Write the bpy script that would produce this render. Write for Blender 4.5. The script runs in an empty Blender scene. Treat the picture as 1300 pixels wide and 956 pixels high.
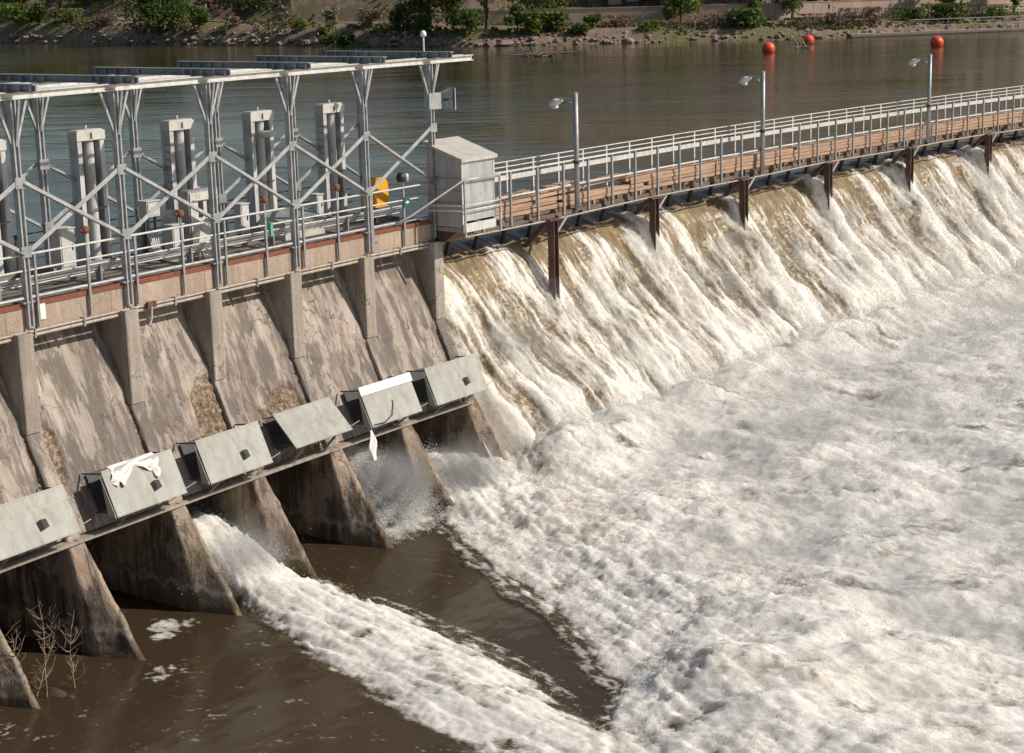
import bpy, bmesh, math, random
import numpy as np
from mathutils import Vector, Matrix
random.seed(7); rng = np.random.default_rng(7)
scene = bpy.context.scene
C = scene.collection

# ------------------------------------------------------------------ camera, sky, sun, exposure
cam_d = bpy.data.cameras.new("camera"); cam = bpy.data.objects.new("camera", cam_d); C.objects.link(cam)
down = Vector((250, 9770, 2110)).normalized(); up_c = -down
fwd_c = Vector((0, 0, 1)); fh = (fwd_c - up_c * fwd_c.dot(up_c)).normalized()
right_c = fh.cross(up_c)
if right_c[0] < 0: right_c = -right_c
bas = (right_c, fh, up_c)
ex = Vector([b[0] for b in bas]); ey = Vector([b[1] for b in bas]); ez = Vector([b[2] for b in bas])
cam.matrix_world = Matrix((ex, -ey, -ez)).transposed().to_4x4()
cam_d.sensor_width = 36; cam_d.lens = 2110 / 1300 * 36
cam_d.shift_y = -45 / 1300
cam_d.clip_start = 0.5; cam_d.clip_end = 3000
scene.camera = cam

SUN_AZ, SUN_EL = math.radians(98), math.radians(37)     # azimuth measured from +y towards +x
world = bpy.data.worlds.new("World"); scene.world = world; world.use_nodes = True
wn = world.node_tree; bg = wn.nodes["Background"]
sky = wn.nodes.new("ShaderNodeTexSky"); sky.sky_type = 'NISHITA'; sky.sun_disc = False
sky.sun_elevation = SUN_EL; sky.sun_rotation = SUN_AZ
sky.air_density = 1.0; sky.dust_density = 1.2; sky.ozone_density = 1.0
wn.links.new(sky.outputs[0], bg.inputs[0]); bg.inputs[1].default_value = 0.074
sd = bpy.data.lights.new("sun", 'SUN'); sun = bpy.data.objects.new("sun", sd); C.objects.link(sun)
sd.energy = 4.6; sd.angle = math.radians(0.6); sd.color = (1.0, 0.93, 0.82)
sv = Vector((math.sin(SUN_AZ) * math.cos(SUN_EL), math.cos(SUN_AZ) * math.cos(SUN_EL), math.sin(SUN_EL)))
sun.rotation_euler = sv.to_track_quat('Z', 'Y').to_euler()
scene.view_settings.view_transform = 'Standard'; scene.view_settings.look = 'None'
scene.view_settings.exposure = 0.0; scene.view_settings.gamma = 1
scene.render.resolution_x = 1024; scene.render.resolution_y = 753
scene.render.engine = 'CYCLES'

# ------------------------------------------------------------------ the dam's gently curving axis: s along it, o upstream, z up
Sx = np.arange(-80, 220, .05); AZ = np.radians(34.5 + .22 * np.clip(Sx, -5, 60))
AX = np.cumsum(np.sin(AZ)) * .05; AY = np.cumsum(np.cos(AZ)) * .05
_i = np.argmin(abs(Sx)); AX += -10.75 - AX[_i]; AY += 34.5 - AY[_i]
def Pn(s, o, z):
    a = np.interp(s, Sx, AZ)
    return np.stack([np.interp(s, Sx, AX) - np.cos(a) * o, np.interp(s, Sx, AY) + np.sin(a) * o, z + 0 * np.asarray(s)], -1)
def P(s, o, z): return Vector(Pn(np.array(float(s)), np.array(float(o)), np.array(float(z))).tolist())
def rot_at(s): return math.pi / 2 - float(np.interp(s, Sx, AZ))
def ob(s): return float(np.interp(s, [14, 20, 30, 40, 50, 60], [-.1, 0, .35, .65, .9, 1.1]))

# ------------------------------------------------------------------ noise
_perm = rng.permutation(256); _perm = np.concatenate([_perm, _perm])
_ga = rng.uniform(0, 2 * np.pi, 256); _gx, _gy = np.cos(_ga), np.sin(_ga)
def perlin(x, y, seed=0):
    x = x + seed * 17.31; y = y - seed * 9.77
    xi = np.floor(x).astype(int); yi = np.floor(y).astype(int); xf = x - xi; yf = y - yi
    u = xf * xf * xf * (xf * (xf * 6 - 15) + 10); v = yf * yf * yf * (yf * (yf * 6 - 15) + 10)
    def g(i, j, dx, dy):
        h = _perm[(_perm[i & 255] + j) & 255]; return _gx[h] * dx + _gy[h] * dy
    a = g(xi, yi, xf, yf); b = g(xi + 1, yi, xf - 1, yf); c = g(xi, yi + 1, xf, yf - 1); d = g(xi + 1, yi + 1, xf - 1, yf - 1)
    return (a + u * (b - a)) + v * ((c + u * (d - c)) - (a + u * (b - a)))
def fbm(x, y, oct=4, seed=0, gain=.5, billow=False):
    r = 0; a = 1; f = 1; t = 0
    for k in range(oct):
        n = perlin(x * f, y * f, seed + k)
        r = r + a * ((abs(n) * 2 - .45) if billow else n); t += a; a *= gain; f *= 2.03
    return r / t
def sm(a, b, x): t = np.clip((x - a) / (b - a), 0, 1); return t * t * (3 - 2 * t)

# ------------------------------------------------------------------ materials
MATS = {}
def new_mat(name):
    m = bpy.data.materials.new(name); m.use_nodes = True; MATS[name] = m
    nt = m.node_tree; return m, nt, nt.nodes["Principled BSDF"]
def nd(nt, t, **kw):
    n = nt.nodes.new(t)
    for k, v in kw.items(): setattr(n, k, v)
    return n
def coords(nt, src='Object', scale=(1, 1, 1), rot=(0, 0, 0)):
    if src == 'Object':
        tc = nd(nt, "ShaderNodeTexCoord"); out = tc.outputs['Object']
    elif src == 'World':
        g = nd(nt, "ShaderNodeNewGeometry"); out = g.outputs['Position']
    else:
        at = nd(nt, "ShaderNodeAttribute", attribute_name=src); out = at.outputs['Vector']
    mp = nd(nt, "ShaderNodeMapping"); mp.inputs['Scale'].default_value = scale; mp.inputs['Rotation'].default_value = rot
    nt.links.new(out, mp.inputs[0]); return mp.outputs[0]
def noise(nt, vec, scale, detail=5, rough=.55, dist=0):
    n = nd(nt, "ShaderNodeTexNoise"); n.inputs['Scale'].default_value = scale; n.inputs['Detail'].default_value = detail
    n.inputs['Roughness'].default_value = rough; n.inputs['Distortion'].default_value = dist
    nt.links.new(vec, n.inputs['Vector']); return n.outputs['Fac']
def ramp(nt, fac, stops):
    r = nd(nt, "ShaderNodeValToRGB"); e = r.color_ramp.elements
    while len(e) > 1: e.remove(e[0])
    e[0].position = stops[0][0]; e[0].color = (*stops[0][1], 1) if isinstance(stops[0][1], tuple) else (stops[0][1],) * 3 + (1,)
    for p, c in stops[1:]:
        q = e.new(p); q.color = (*c, 1) if isinstance(c, tuple) else (c, c, c, 1)
    nt.links.new(fac, r.inputs[0]); return r.outputs[0]
def mix(nt, fac, a, b, mode='MIX'):
    m = nd(nt, "ShaderNodeMix", data_type='RGBA', blend_type=mode)
    for sock, v in ((m.inputs[0], fac), (m.inputs[6], a), (m.inputs[7], b)):
        if isinstance(v, (int, float)): sock.default_value = v
        elif isinstance(v, tuple): sock.default_value = (*v, 1)
        else: nt.links.new(v, sock)
    return m.outputs[2]
def mth(nt, op, a, b=0.):
    m = nd(nt, "ShaderNodeMath", operation=op)
    for i, v in enumerate((a, b)):
        if isinstance(v, (int, float)): m.inputs[i].default_value = v
        else: nt.links.new(v, m.inputs[i])
    return m.outputs[0]
def bump(nt, bs, h, strength=.3, dist=.02, normal=None):
    b = nd(nt, "ShaderNodeBump"); b.inputs['Strength'].default_value = strength; b.inputs['Distance'].default_value = dist
    nt.links.new(h, b.inputs['Height']); 
    if normal is not None: nt.links.new(normal, b.inputs['Normal'])
    if bs is not None: nt.links.new(b.outputs[0], bs.inputs['Normal'])
    return b.outputs[0]
def simple(name, col, rough=.6, metal=0., var=.25, scale=6, streak=False, dirt=None, bmp=.15, src='Object'):
    m, nt, bs = new_mat(name)
    v = coords(nt, src, (1, 1, .15) if streak else (1, 1, 1))
    n = noise(nt, v, scale, 6, .6)
    lo = tuple(c * (1 - var) for c in col); hi = tuple(min(.95, c * (1 + var * .6)) for c in col)
    c = ramp(nt, n, [(.3, lo), (.7, hi)])
    if dirt:
        n2 = noise(nt, coords(nt, src, (1.3, 1.3, .5)), scale * .6, 7, .7)
        c = mix(nt, ramp(nt, n2, [(.52, 0.), (.68, 1.)]), c, dirt)
    nt.links.new(c, bs.inputs['Base Color']); bs.inputs['Roughness'].default_value = rough; bs.inputs['Metallic'].default_value = metal
    bump(nt, bs, noise(nt, coords(nt, src), scale * 5, 4), bmp, .01)
    return m

def concrete(name, base, dark, rust=.0, wet=.0, pale=.35, streak_amt=.5, moss=0., warm=(.40, .28, .19), bandk=.9):
    """soz attribute: x = along the dam, y = upstream, z = height"""
    m, nt, bs = new_mat(name)
    big = noise(nt, coords(nt, 'soz', (.5, .5, .35)), 1.6, 5, .6, .4)
    st = noise(nt, coords(nt, 'soz', (7., 2.5, .55)), 1.0, 7, .62, .25)
    st2 = noise(nt, coords(nt, 'soz', (2.3, 1.2, .22)), 1.3, 5, .6, .5)
    fine = noise(nt, coords(nt, 'soz', (1, 1, 1)), 22, 6, .7)
    c = ramp(nt, big, [(.32, dark), (.52, tuple((a + b) / 2 for a, b in zip(base, dark))), (.7, base)])
    c = mix(nt, mth(nt, 'MULTIPLY', ramp(nt, st, [(.38, 1.), (.55, 0.)]), streak_amt), c, tuple(d * .62 for d in dark))
    c = mix(nt, mth(nt, 'MULTIPLY', ramp(nt, st, [(.55, 0.), (.72, 1.)]), pale), c, tuple(min(.8, b * 1.55) for b in base))
    c = mix(nt, mth(nt, 'MULTIPLY', ramp(nt, st2, [(.53, 0.), (.68, 1.)]), .5), c, warm)
    if rust: c = mix(nt, mth(nt, 'MULTIPLY', ramp(nt, noise(nt, coords(nt, 'soz', (1.9, 1.9, .13)), 1.7, 6, .65, .6), [(.55, 0.), (.64, 1.)]), rust), c, (.17, .075, .02))
    if wet: c = mix(nt, mth(nt, 'MULTIPLY', ramp(nt, noise(nt, coords(nt, 'soz', (2.6, 2.6, .2)), 1.5, 6, .6, .3), [(.42, 1.), (.56, 0.)]), wet), c, (.028, .02, .014))
    if moss:
        mm = noise(nt, coords(nt, 'soz', (1, 1, 1)), 1.9, 6, .7)
        c = mix(nt, mth(nt, 'MULTIPLY', ramp(nt, mm, [(.5, 0.), (.6, 1.)]), moss), c, (.085, .09, .015))
    bold = noise(nt, coords(nt, 'soz', (1.5, .8, .16)), 1.25, 4, .55, .8)
    c = mix(nt, mth(nt, 'MULTIPLY', ramp(nt, bold, [(.50, 0.), (.545, 1.)]), bandk), c, tuple(d * .8 for d in dark))
    blot = noise(nt, coords(nt, 'soz', (1.7, .5, .33)), 1.15, 9, .68, .35)
    c = mix(nt, mth(nt, 'MULTIPLY', ramp(nt, blot, [(.51, 0.), (.545, 1.)]), bandk * .55), c, tuple(min(.75, b * 1.25) for b in base))
    c = mix(nt, mth(nt, 'MULTIPLY', ramp(nt, blot, [(.40, 1.), (.435, 0.)]), bandk * .8), c, tuple(d * .72 for d in dark))
    c = mix(nt, ramp(nt, fine, [(.3, .32), (.5, 0.)]), c, tuple(d * .5 for d in dark))
    if wet:       # algae band and drip line near the water
        sz = nd(nt, "ShaderNodeSeparateXYZ"); nt.links.new(coords(nt, 'soz'), sz.inputs[0])
        zz = mth(nt, 'ADD', sz.outputs['Z'], mth(nt, 'MULTIPLY', st, .9))
        c = mix(nt, mth(nt, 'MULTIPLY', ramp(nt, mth(nt, 'MULTIPLY', mth(nt, 'ADD', zz, 14.0), .5), [(.28, .85), (.52, 0.)]), .8), c, (.10, .062, .028))
        c = mix(nt, mth(nt, 'MULTIPLY', ramp(nt, mth(nt, 'MULTIPLY', mth(nt, 'ADD', zz, 14.0), .5), [(.50, 0.), (.54, .8), (.60, 0.)]), .6), c, (.50, .43, .36))
    vo = nd(nt, "ShaderNodeTexVoronoi", feature='DISTANCE_TO_EDGE'); vo.inputs['Scale'].default_value = .75
    wv = nd(nt, "ShaderNodeVectorMath", operation='ADD'); nz_ = nd(nt, "ShaderNodeTexNoise"); nz_.inputs['Scale'].default_value = 2.2; nz_.inputs['Detail'].default_value = 5
    nt.links.new(coords(nt, 'soz'), nz_.inputs['Vector']); nt.links.new(coords(nt, 'soz'), wv.inputs[0]); nt.links.new(nz_.outputs['Color'], wv.inputs[1]); nt.links.new(wv.outputs[0], vo.inputs['Vector'])
    crk = mth(nt, 'MULTIPLY', ramp(nt, vo.outputs['Distance'], [(.0, 1.), (.014, 0.)]), ramp(nt, big, [(.46, 0.), (.56, 1.)]))
    c = mix(nt, mth(nt, 'MULTIPLY', crk, .8), c, (.045, .032, .024))
    nt.links.new(c, bs.inputs['Base Color']); bs.inputs['Roughness'].default_value = .86
    h = mth(nt, 'ADD', mth(nt, 'MULTIPLY', fine, .5), mth(nt, 'ADD', noise(nt, coords(nt, 'soz'), 5, 8, .7), mth(nt, 'MULTIPLY', st, .6)))
    bump(nt, bs, h, .75, .05)
    return m
M = {}
M['slab'] = concrete('slab_concrete', (.42, .355, .305), (.20, .165, .14), rust=.35, pale=.6, streak_amt=.75)
M['column'] = concrete('column_concrete', (.43, .37, .31), (.30, .25, .205), pale=.35, streak_amt=.3, bandk=.28)
M['beamc'] = concrete('face_beam_concrete', (.50, .385, .30), (.36, .275, .21), pale=.3, streak_amt=.25, bandk=.25)
M['side'] = concrete('buttress_concrete', (.50, .385, .30), (.17, .125, .092), rust=.95, wet=.8, pale=.85, streak_amt=.7, moss=.12, bandk=.7)
M['sidem'] = concrete('mossy_buttress_concrete', (.46, .36, .28), (.18, .13, .10), rust=.9, wet=.65, pale=.6, streak_amt=.6, moss=.75, bandk=.7)
M['erode'] = concrete('eroded_concrete', (.30, .225, .17), (.10, .07, .05), rust=.5, pale=.6, streak_amt=.3, moss=.6)
M['galv'] = simple('galvanised_steel', (.43, .435, .435), .45, .35, .3, 5, bmp=.08)
M['galvd'] = simple('galvanised_steel_grey', (.34, .35, .355), .5, .45, .3, 5, bmp=.08)
M['web'] = simple('beam_web_steel', (.23, .25, .27), .5, .4, .25, 7, bmp=.06)
M['white'] = simple('white_painted_steel', (.60, .585, .555), .5, 0, .18, 7, dirt=(.38, .34, .29))
M['hoist'] = simple('hoist_paint', (.56, .56, .55), .55, 0, .25, 4, streak=True, dirt=(.30, .27, .24))
M['cabinet'] = simple('cabinet_paint', (.55, .54, .49), .5, 0, .15, 5, dirt=(.36, .33, .28))
M['kiosk'] = simple('kiosk_sheet', (.45, .46, .46), .5, .3, .3, 5, streak=True, dirt=(.32, .32, .31))
M['kioskroof'] = simple('kiosk_roof_sheet', (.50, .46, .41), .7, 0, .12, 3, dirt=(.40, .35, .30))
M['brown'] = simple('rusty_brown_steel', (.105, .058, .045), .75, .1, .35, 6, streak=True, dirt=(.19, .10, .07))
M['darksteel'] = simple('dark_steel', (.06, .055, .052), .6, .3, .3, 5)
M['rusted'] = simple('red_rusted_steel', (.21, .072, .04), .85, 0, .35, 12)
M['pipe'] = simple('weathered_pipe', (.42, .355, .30), .6, .1, .25, 8, dirt=(.22, .16, .12))
M['cover'] = simple('cover_plate_paint', (.35, .345, .31), .6, .05, .2, 3, streak=True, dirt=(.25, .225, .185), bmp=.06)
M['covershadow'] = simple('cover_shadow_dark', (.035, .034, .036), .55, .2, .3, 6)  # near-black colour standing in for the shadow behind each cover
M['cloth'] = simple('white_tarp', (.80, .76, .71), .8, 0, .08, 6)
M['yellow'] = simple('yellow_plastic', (.80, .36, .015), .45, 0, .08, 5)
M['green'] = simple('green_sign_paint', (.01, .11, .07), .5, 0, .1, 5)
M['teal'] = simple('teal_paint', (.08, .42, .32), .5, 0, .1, 5)
M['black'] = simple('black_plastic', (.02, .02, .02), .5, 0, .1, 5)
M['orange'] = simple('orange_buoy_paint', (.82, .085, .035), .45, 0, .12, 3)
M['signw'] = simple('white_sign_paint', (.75, .75, .72), .6, 0, .05, 5)
M['lampglass'] = simple('lamp_lens', (.80, .79, .75), .3, 0, .05, 5)
M['redmark'] = simple('red_gauge_paint', (.45, .08, .05), .6, 0, .1, 5)
M['branch'] = simple('dry_branch', (.42, .31, .22), .9, 0, .3, 9)
M['drift'] = simple('driftwood', (.24, .20, .165), .9, 0, .4, 4)
M['bark'] = simple('bark', (.10, .075, .055), .9, 0, .3, 9)
M['deck'] = simple('weathered_deck_boards', (.185, .155, .135), .9, 0, .35, 4, src='soz', dirt=(.10, .085, .075))
M['timber'] = None
def wood_mat(name, col, dark):
    m, nt, bs = new_mat(name)
    oi = nd(nt, "ShaderNodeObjectInfo")
    g = noise(nt, coords(nt, 'soz', (.9, 9, 26)), 1.0, 7, .65, .3)
    c = ramp(nt, g, [(.3, dark), (.52, col), (.75, tuple(min(.8, k * 1.35) for k in col))])
    c = mix(nt, mth(nt, 'MULTIPLY', oi.outputs['Random'], .45), c, tuple(k * .55 for k in col))
    c = mix(nt, ramp(nt, noise(nt, coords(nt, 'soz', (1.2, 5, 9)), 1.5, 6, .7), [(.58, 0.), (.70, 1.)]), c, (.09, .05, .035))
    nt.links.new(c, bs.inputs['Base Color']); bs.inputs['Roughness'].default_value = .85
    bump(nt, bs, g, .6, .02); return m
M['timber'] = wood_mat('stacked_timber', (.45, .29, .195), (.22, .14, .09))
M['bwood'] = wood_mat('dark_timber', (.17, .125, .095), (.06, .042, .032))

def water_foam(name):
    m, nt, bs = new_mat(name)
    at = nd(nt, "ShaderNodeAttribute", attribute_name='foam'); fo = at.outputs['Fac']
    v = coords(nt, 'soz', (1, .55, .55))
    n1 = noise(nt, v, 2.6, 9, .68, .35); n2 = noise(nt, v, 11, 8, .75)
    n3 = noise(nt, coords(nt, 'soz', (1, .35, .35)), .55, 6, .6, .3)
    k = mth(nt, 'ADD', fo, mth(nt, 'MULTIPLY', mth(nt, 'SUBTRACT', n1, .5), 1.15))
    k = mth(nt, 'ADD', k, mth(nt, 'MULTIPLY', mth(nt, 'SUBTRACT', n2, .5), 1.0))
    fac = ramp(nt, k, [(.18, 0.), (.42, .45), (.78, 1.)])
    white = ramp(nt, n1, [(.3, (.62, .575, .52)), (.5, (.80, .765, .71)), (.72, (.90, .875, .83))])
    white = mix(nt, mth(nt, 'MULTIPLY', ramp(nt, n3, [(.5, 0.), (.66, 1.)]), .30), white, (.66, .55, .42))
    sp_ = ramp(nt, n2, [(.34, .55), (.48, 0.)]); white = mix(nt, sp_, white, (.50, .43, .35))
    at2 = nd(nt, "ShaderNodeAttribute", attribute_name='tan')
    nt.links.new(mth(nt, 'ADD', mth(nt, 'ADD', mth(nt, 'MULTIPLY', fac, .5), .13), mth(nt, 'MULTIPLY', at2.outputs['Fac'], .22)), bs.inputs['Roughness'])
    brown = mix(nt, at2.outputs['Fac'], (.050, .034, .020), (.155, .108, .055))
    brown = mix(nt, mth(nt, 'MULTIPLY', at2.outputs['Fac'], ramp(nt, n1, [(.4, 0.), (.62, .5)])), brown, (.40, .30, .17))
    c = mix(nt, fac, brown, white)
    nt.links.new(c, bs.inputs['Base Color'])
    
    bs.inputs['IOR'].default_value = 1.33
    nt.links.new(mth(nt, 'MULTIPLY', fac, .75), bs.inputs['Subsurface Weight']); bs.inputs['Subsurface Radius'].default_value = (1, .9, .8); bs.inputs['Subsurface Scale'].default_value = .42
    h = mth(nt, 'ADD', mth(nt, 'MULTIPLY', n1, .7), mth(nt, 'MULTIPLY', n2, .6))
    st = mth(nt, 'ADD', mth(nt, 'MULTIPLY', fac, .55), .03)
    b = nd(nt, "ShaderNodeBump"); b.inputs['Distance'].default_value = .16
    nt.links.new(h, b.inputs['Height']); nt.links.new(st, b.inputs['Strength']); nt.links.new(b.outputs[0], bs.inputs['Normal'])
    return m
M['foam'] = water_foam('white_water')
M['drop'] = simple('spray_drops', (.82, .80, .76), .7, 0, .05, 2, bmp=0)
def river_mat():
    m, nt, bs = new_mat('river_water')
    v = coords(nt, 'World', (1, 1, 1))
    patch = noise(nt, coords(nt, 'World', (.35, 1., 1)), .06, 5, .6, .6)
    c = ramp(nt, noise(nt, v, .05, 4), [(.35, (.040, .034, .013)), (.7, (.062, .050, .022))])
    nt.links.new(c, bs.inputs['Base Color']); bs.inputs['IOR'].default_value = 1.33
    nt.links.new(ramp(nt, patch, [(.4, .04), (.62, .12)]), bs.inputs['Roughness'])
    w1 = noise(nt, coords(nt, 'World', (.7, 1.3, 1), (0, 0, .2)), 1.1, 5, .6, .5)
    w2 = noise(nt, coords(nt, 'World', (.6, 1.2, 1)), .23, 4, .55, .8)
    h = mth(nt, 'MULTIPLY', mth(nt, 'ADD', mth(nt, 'MULTIPLY', w1, mth(nt, 'ADD', .35, patch)), mth(nt, 'MULTIPLY', w2, 1.6)), ramp(nt, patch, [(.38, .6), (.6, 2.)]))
    bump(nt, bs, h, .20, .10); return m
M['river'] = river_mat()
def ground_mat(name, soil, soil2, grass, gth=(.5, .6)):
    m, nt, bs = new_mat(name); v = coords(nt, 'World')
    n = noise(nt, v, .9, 8, .7, .3); g = noise(nt, v, .16, 6, .65); f = noise(nt, v, 4, 6, .7)
    c = ramp(nt, n, [(.35, soil2), (.65, soil)])
    c = mix(nt, ramp(nt, f, [(.3, .5), (.5, 0.)]), c, tuple(k * .4 for k in soil2))
    c = mix(nt, ramp(nt, g, [(gth[0], 0.), (gth[1], .85)]), c, grass)
    nt.links.new(c, bs.inputs['Base Color']); bs.inputs['Roughness'].default_value = .95
    bump(nt, bs, mth(nt, 'ADD', n, f), .9, .5); return m
M['bank'] = ground_mat('bank_soil', (.42, .29, .22), (.20, .135, .10), (.17, .17, .05), (.45, .58))
M['hill'] = ground_mat('hill_soil', (.34, .25, .21), (.20, .15, .125), (.13, .14, .045), (.48, .60))
M['path'] = simple('gravel_path', (.27, .215, .17), .95, 0, .2, 1.2, src='World')
M['rock'] = simple('rock', (.27, .20, .165), .9, 0, .55, .9, src='World', dirt=(.40, .33, .28))
M['mud'] = simple('wet_mud', (.075, .052, .036), .5, 0, .4, 5)
M['wall'] = simple('bank_wall_concrete', (.52, .38, .30), .9, 0, .2, .5, src='World', dirt=(.42, .31, .25))
M['lag'] = simple('lagging_timber', (.12, .08, .062), .9, 0, .5, .8, src='World', dirt=(.05, .04, .035))
def leaf_mat(name, col):
    m, nt, bs = new_mat(name)
    n = noise(nt, coords(nt, 'World'), 1.3, 4, .6); oi = nd(nt, "ShaderNodeObjectInfo")
    c = ramp(nt, n, [(.32, tuple(k * .6 for k in col)), (.68, tuple(k * 1.4 for k in col))])
    c = mix(nt, mth(nt, 'MULTIPLY', oi.outputs['Random'], .35), c, tuple(k * .6 for k in col))
    nt.links.new(c, bs.inputs['Base Color']); bs.inputs['Roughness'].default_value = .6
    tr = nd(nt, "ShaderNodeBsdfTranslucent"); nt.links.new(c, tr.inputs[0])
    mx = nd(nt, "ShaderNodeMixShader"); mx.inputs[0].default_value = .35
    nt.links.new(bs.outputs[0], mx.inputs[1]); nt.links.new(tr.outputs[0], mx.inputs[2])
    nt.links.new(mx.outputs[0], nt.nodes['Material Output'].inputs[0]); return m
M['leafd'] = leaf_mat('dark_leaves', (.10, .15, .028))
M['leafm'] = leaf_mat('green_leaves', (.15, .20, .035))
M['grass'] = leaf_mat('dry_grass', (.16, .145, .06))
M['leafs'] = leaf_mat('silver_leaves', (.30, .30, .20))
M['leafb'] = leaf_mat('brown_brush', (.24, .165, .115))

# ------------------------------------------------------------------ mesh building
class MB:
    def __init__(s): s.v = []; s.f = []
    def add(s, vs, fs):
        n = len(s.v); s.v += [tuple(map(float, q)) for q in vs]; s.f += [tuple(i + n for i in f) for f in fs]; return s
    def box(s, x0, x1, y0, y1, z0, z1, nx=1):
        xs = [x0 + (x1 - x0) * i / nx for i in range(nx + 1)]
        vs = [(x, y, z) for x in xs for (y, z) in ((y0, z0), (y1, z0), (y1, z1), (y0, z1))]
        fs = [(3, 2, 1, 0), tuple(4 * nx + k for k in (0, 1, 2, 3))]
        for i in range(nx):
            for k in range(4):
                a = 4 * i + k; b = 4 * i + (k + 1) % 4; fs.append((a, b, b + 4, a + 4))
        return s.add(vs, fs)
    def tube(s, path, r, n=8, r2=None, cap=True):
        path = [Vector(p) for p in path]; vs = []; L = len(path)
        for i, p in enumerate(path):
            d = (path[min(i + 1, L - 1)] - path[max(i - 1, 0)]).normalized()
            a = d.cross(Vector((0, 0, 1)))
            if a.length < .1: a = d.cross(Vector((1, 0, 0)))
            a.normalize(); b = d.cross(a); rr = r + ((r2 if r2 is not None else r) - r) * i / max(1, L - 1)
            for k in range(n):
                t = 2 * math.pi * (k + .5) / n; vs.append(p + a * math.cos(t) * rr + b * math.sin(t) * rr)
        fs = [(i * n + k, i * n + (k + 1) % n, (i + 1) * n + (k + 1) % n, (i + 1) * n + k) for i in range(L - 1) for k in range(n)]
        if cap: fs += [tuple(range(n))[::-1], tuple((L - 1) * n + k for k in range(n))]
        return s.add(vs, fs)
    def bar(s, p, q, w, h, side=(1, 0, 0)):
        """rectangular bar p->q; w along 'side', h across"""
        p, q = Vector(p), Vector(q); d = (q - p).normalized(); a = Vector(side); a = (a - d * a.dot(d)).normalized(); b = d.cross(a)
        vs = [c + a * x * w / 2 + b * y * h / 2 for c in (p, q) for x, y in ((-1, -1), (1, -1), (1, 1), (-1, 1))]
        return s.add(vs, [(3, 2, 1, 0), (4, 5, 6, 7), (0, 1, 5, 4), (1, 2, 6, 5), (2, 3, 7, 6), (3, 0, 4, 7)])
    def angle(s, p, q, w, t, side=(1, 0, 0)):
        """L-section: two thin plates, one across 'side', one across the other axis"""
        p, q = Vector(p), Vector(q); d = (q - p).normalized(); a = Vector(side); a = (a - d * a.dot(d)).normalized(); b = d.cross(a)
        s.bar(p, q, w, t, side); o = a * (-w / 2 + t / 2) + b * (w / 2 + t / 2)
        return s.bar(p + o, q + o, t, w, side)
    def ibeam(s, p, q, w, h, t=.015, side=(1, 0, 0)):
        """I-section: flanges w wide along 'side', h deep"""
        p, q = Vector(p), Vector(q); d = (q - p).normalized(); a = Vector(side); a = (a - d * a.dot(d)).normalized(); b = d.cross(a)
        s.bar(p, q, t, h - 2 * t, side)
        for k in (-1, 1): s.bar(p + b * k * (h / 2 - t / 2), q + b * k * (h / 2 - t / 2), w, t, side)
        return s
    def prism(s, poly, ax, a0, a1):
        """poly in the two other axes (in order), extruded along axis ax"""
        n = len(poly)
        def mk(p, a): q = list(p); q.insert(ax, a); return tuple(q)
        vs = [mk(p, a0) for p in poly] + [mk(p, a1) for p in poly]
        fs = [tuple(range(n))[::-1], tuple(range(n, 2 * n))] + [(i, (i + 1) % n, n + (i + 1) % n, n + i) for i in range(n)]
        return s.add(vs, fs)
    def lathe(s, prof, n=16, c=(0, 0, 0)):
        vs = [(c[0] + r * math.cos(2 * math.pi * k / n), c[1] + r * math.sin(2 * math.pi * k / n), c[2] + z) for r, z in prof for k in range(n)]
        L = len(prof)
        fs = [(i * n + k, i * n + (k + 1) % n, (i + 1) * n + (k + 1) % n, (i + 1) * n + k) for i in range(L - 1) for k in range(n)]
        fs += [tuple(range(n))[::-1], tuple((L - 1) * n + k for k in range(n))]
        return s.add(vs, fs)

def mk_mesh(name, v, f, mat, smooth=False, soz=None):
    me = bpy.data.meshes.new(name); me.from_pydata([tuple(q) for q in v], [], f)
    if soz is not None:
        a = me.attributes.new('soz', 'FLOAT_VECTOR', 'POINT'); a.data.foreach_set('vector', np.asarray(soz, dtype=np.float32).ravel())
    bm = bmesh.new(); bm.from_mesh(me); bmesh.ops.recalc_face_normals(bm, faces=bm.faces); bm.to_mesh(me); bm.free()
    if smooth: me.polygons.foreach_set('use_smooth', [True] * len(me.polygons))
    me.materials.append(mat); me.update(); return me
def props(o, label=None, cat=None, group=None, kind=None):
    if label: o['label'] = label
    if cat: o['category'] = cat
    if group: o['group'] = group
    if kind: o['kind'] = kind
    return o
def thing(name, label, cat, loc=(0, 0, 0), rot=0, group=None):
    o = bpy.data.objects.new(name, None); C.objects.link(o); o.location = loc; o.rotation_euler = (0, 0, rot); o.empty_display_size = .3
    return props(o, label, cat, group)
def link(name, me, parent=None):
    o = bpy.data.objects.new(name, me); C.objects.link(o)
    if parent is not None: o.parent = parent
    return o
def part(name, mb, mat, parent=None, smooth=False, label=None):
    """mesh in its parent's local frame"""
    o = link(name, mk_mesh(name, mb.v, mb.f, mat, smooth), parent)
    if label: o['label'] = label
    return o
def cpart(name, mb, mat, parent, smooth=False, label=None):
    """mesh given in dam coordinates (s, o, z); parent is unrotated"""
    q = np.array(mb.v); w = Pn(q[:, 0], q[:, 1], q[:, 2])
    org = np.zeros(3); p = parent
    while p is not None: org += np.array(p.location[:]); p = p.parent
    o = link(name, mk_mesh(name, w - org, mb.f, mat, smooth, q), parent)
    if label: o['label'] = label
    return o
def kids(o): return [c for c in bpy.data.objects if c.parent == o]
def copy_tree(src, loc, rot, label):
    def rec(o, par):
        c = o.copy(); C.objects.link(c); c.parent = par
        for ch in kids(o): rec(ch, c)
        return c
    r = rec(src, None); r.location = loc; r.rotation_euler = (0, 0, rot); r['label'] = label; return r
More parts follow.
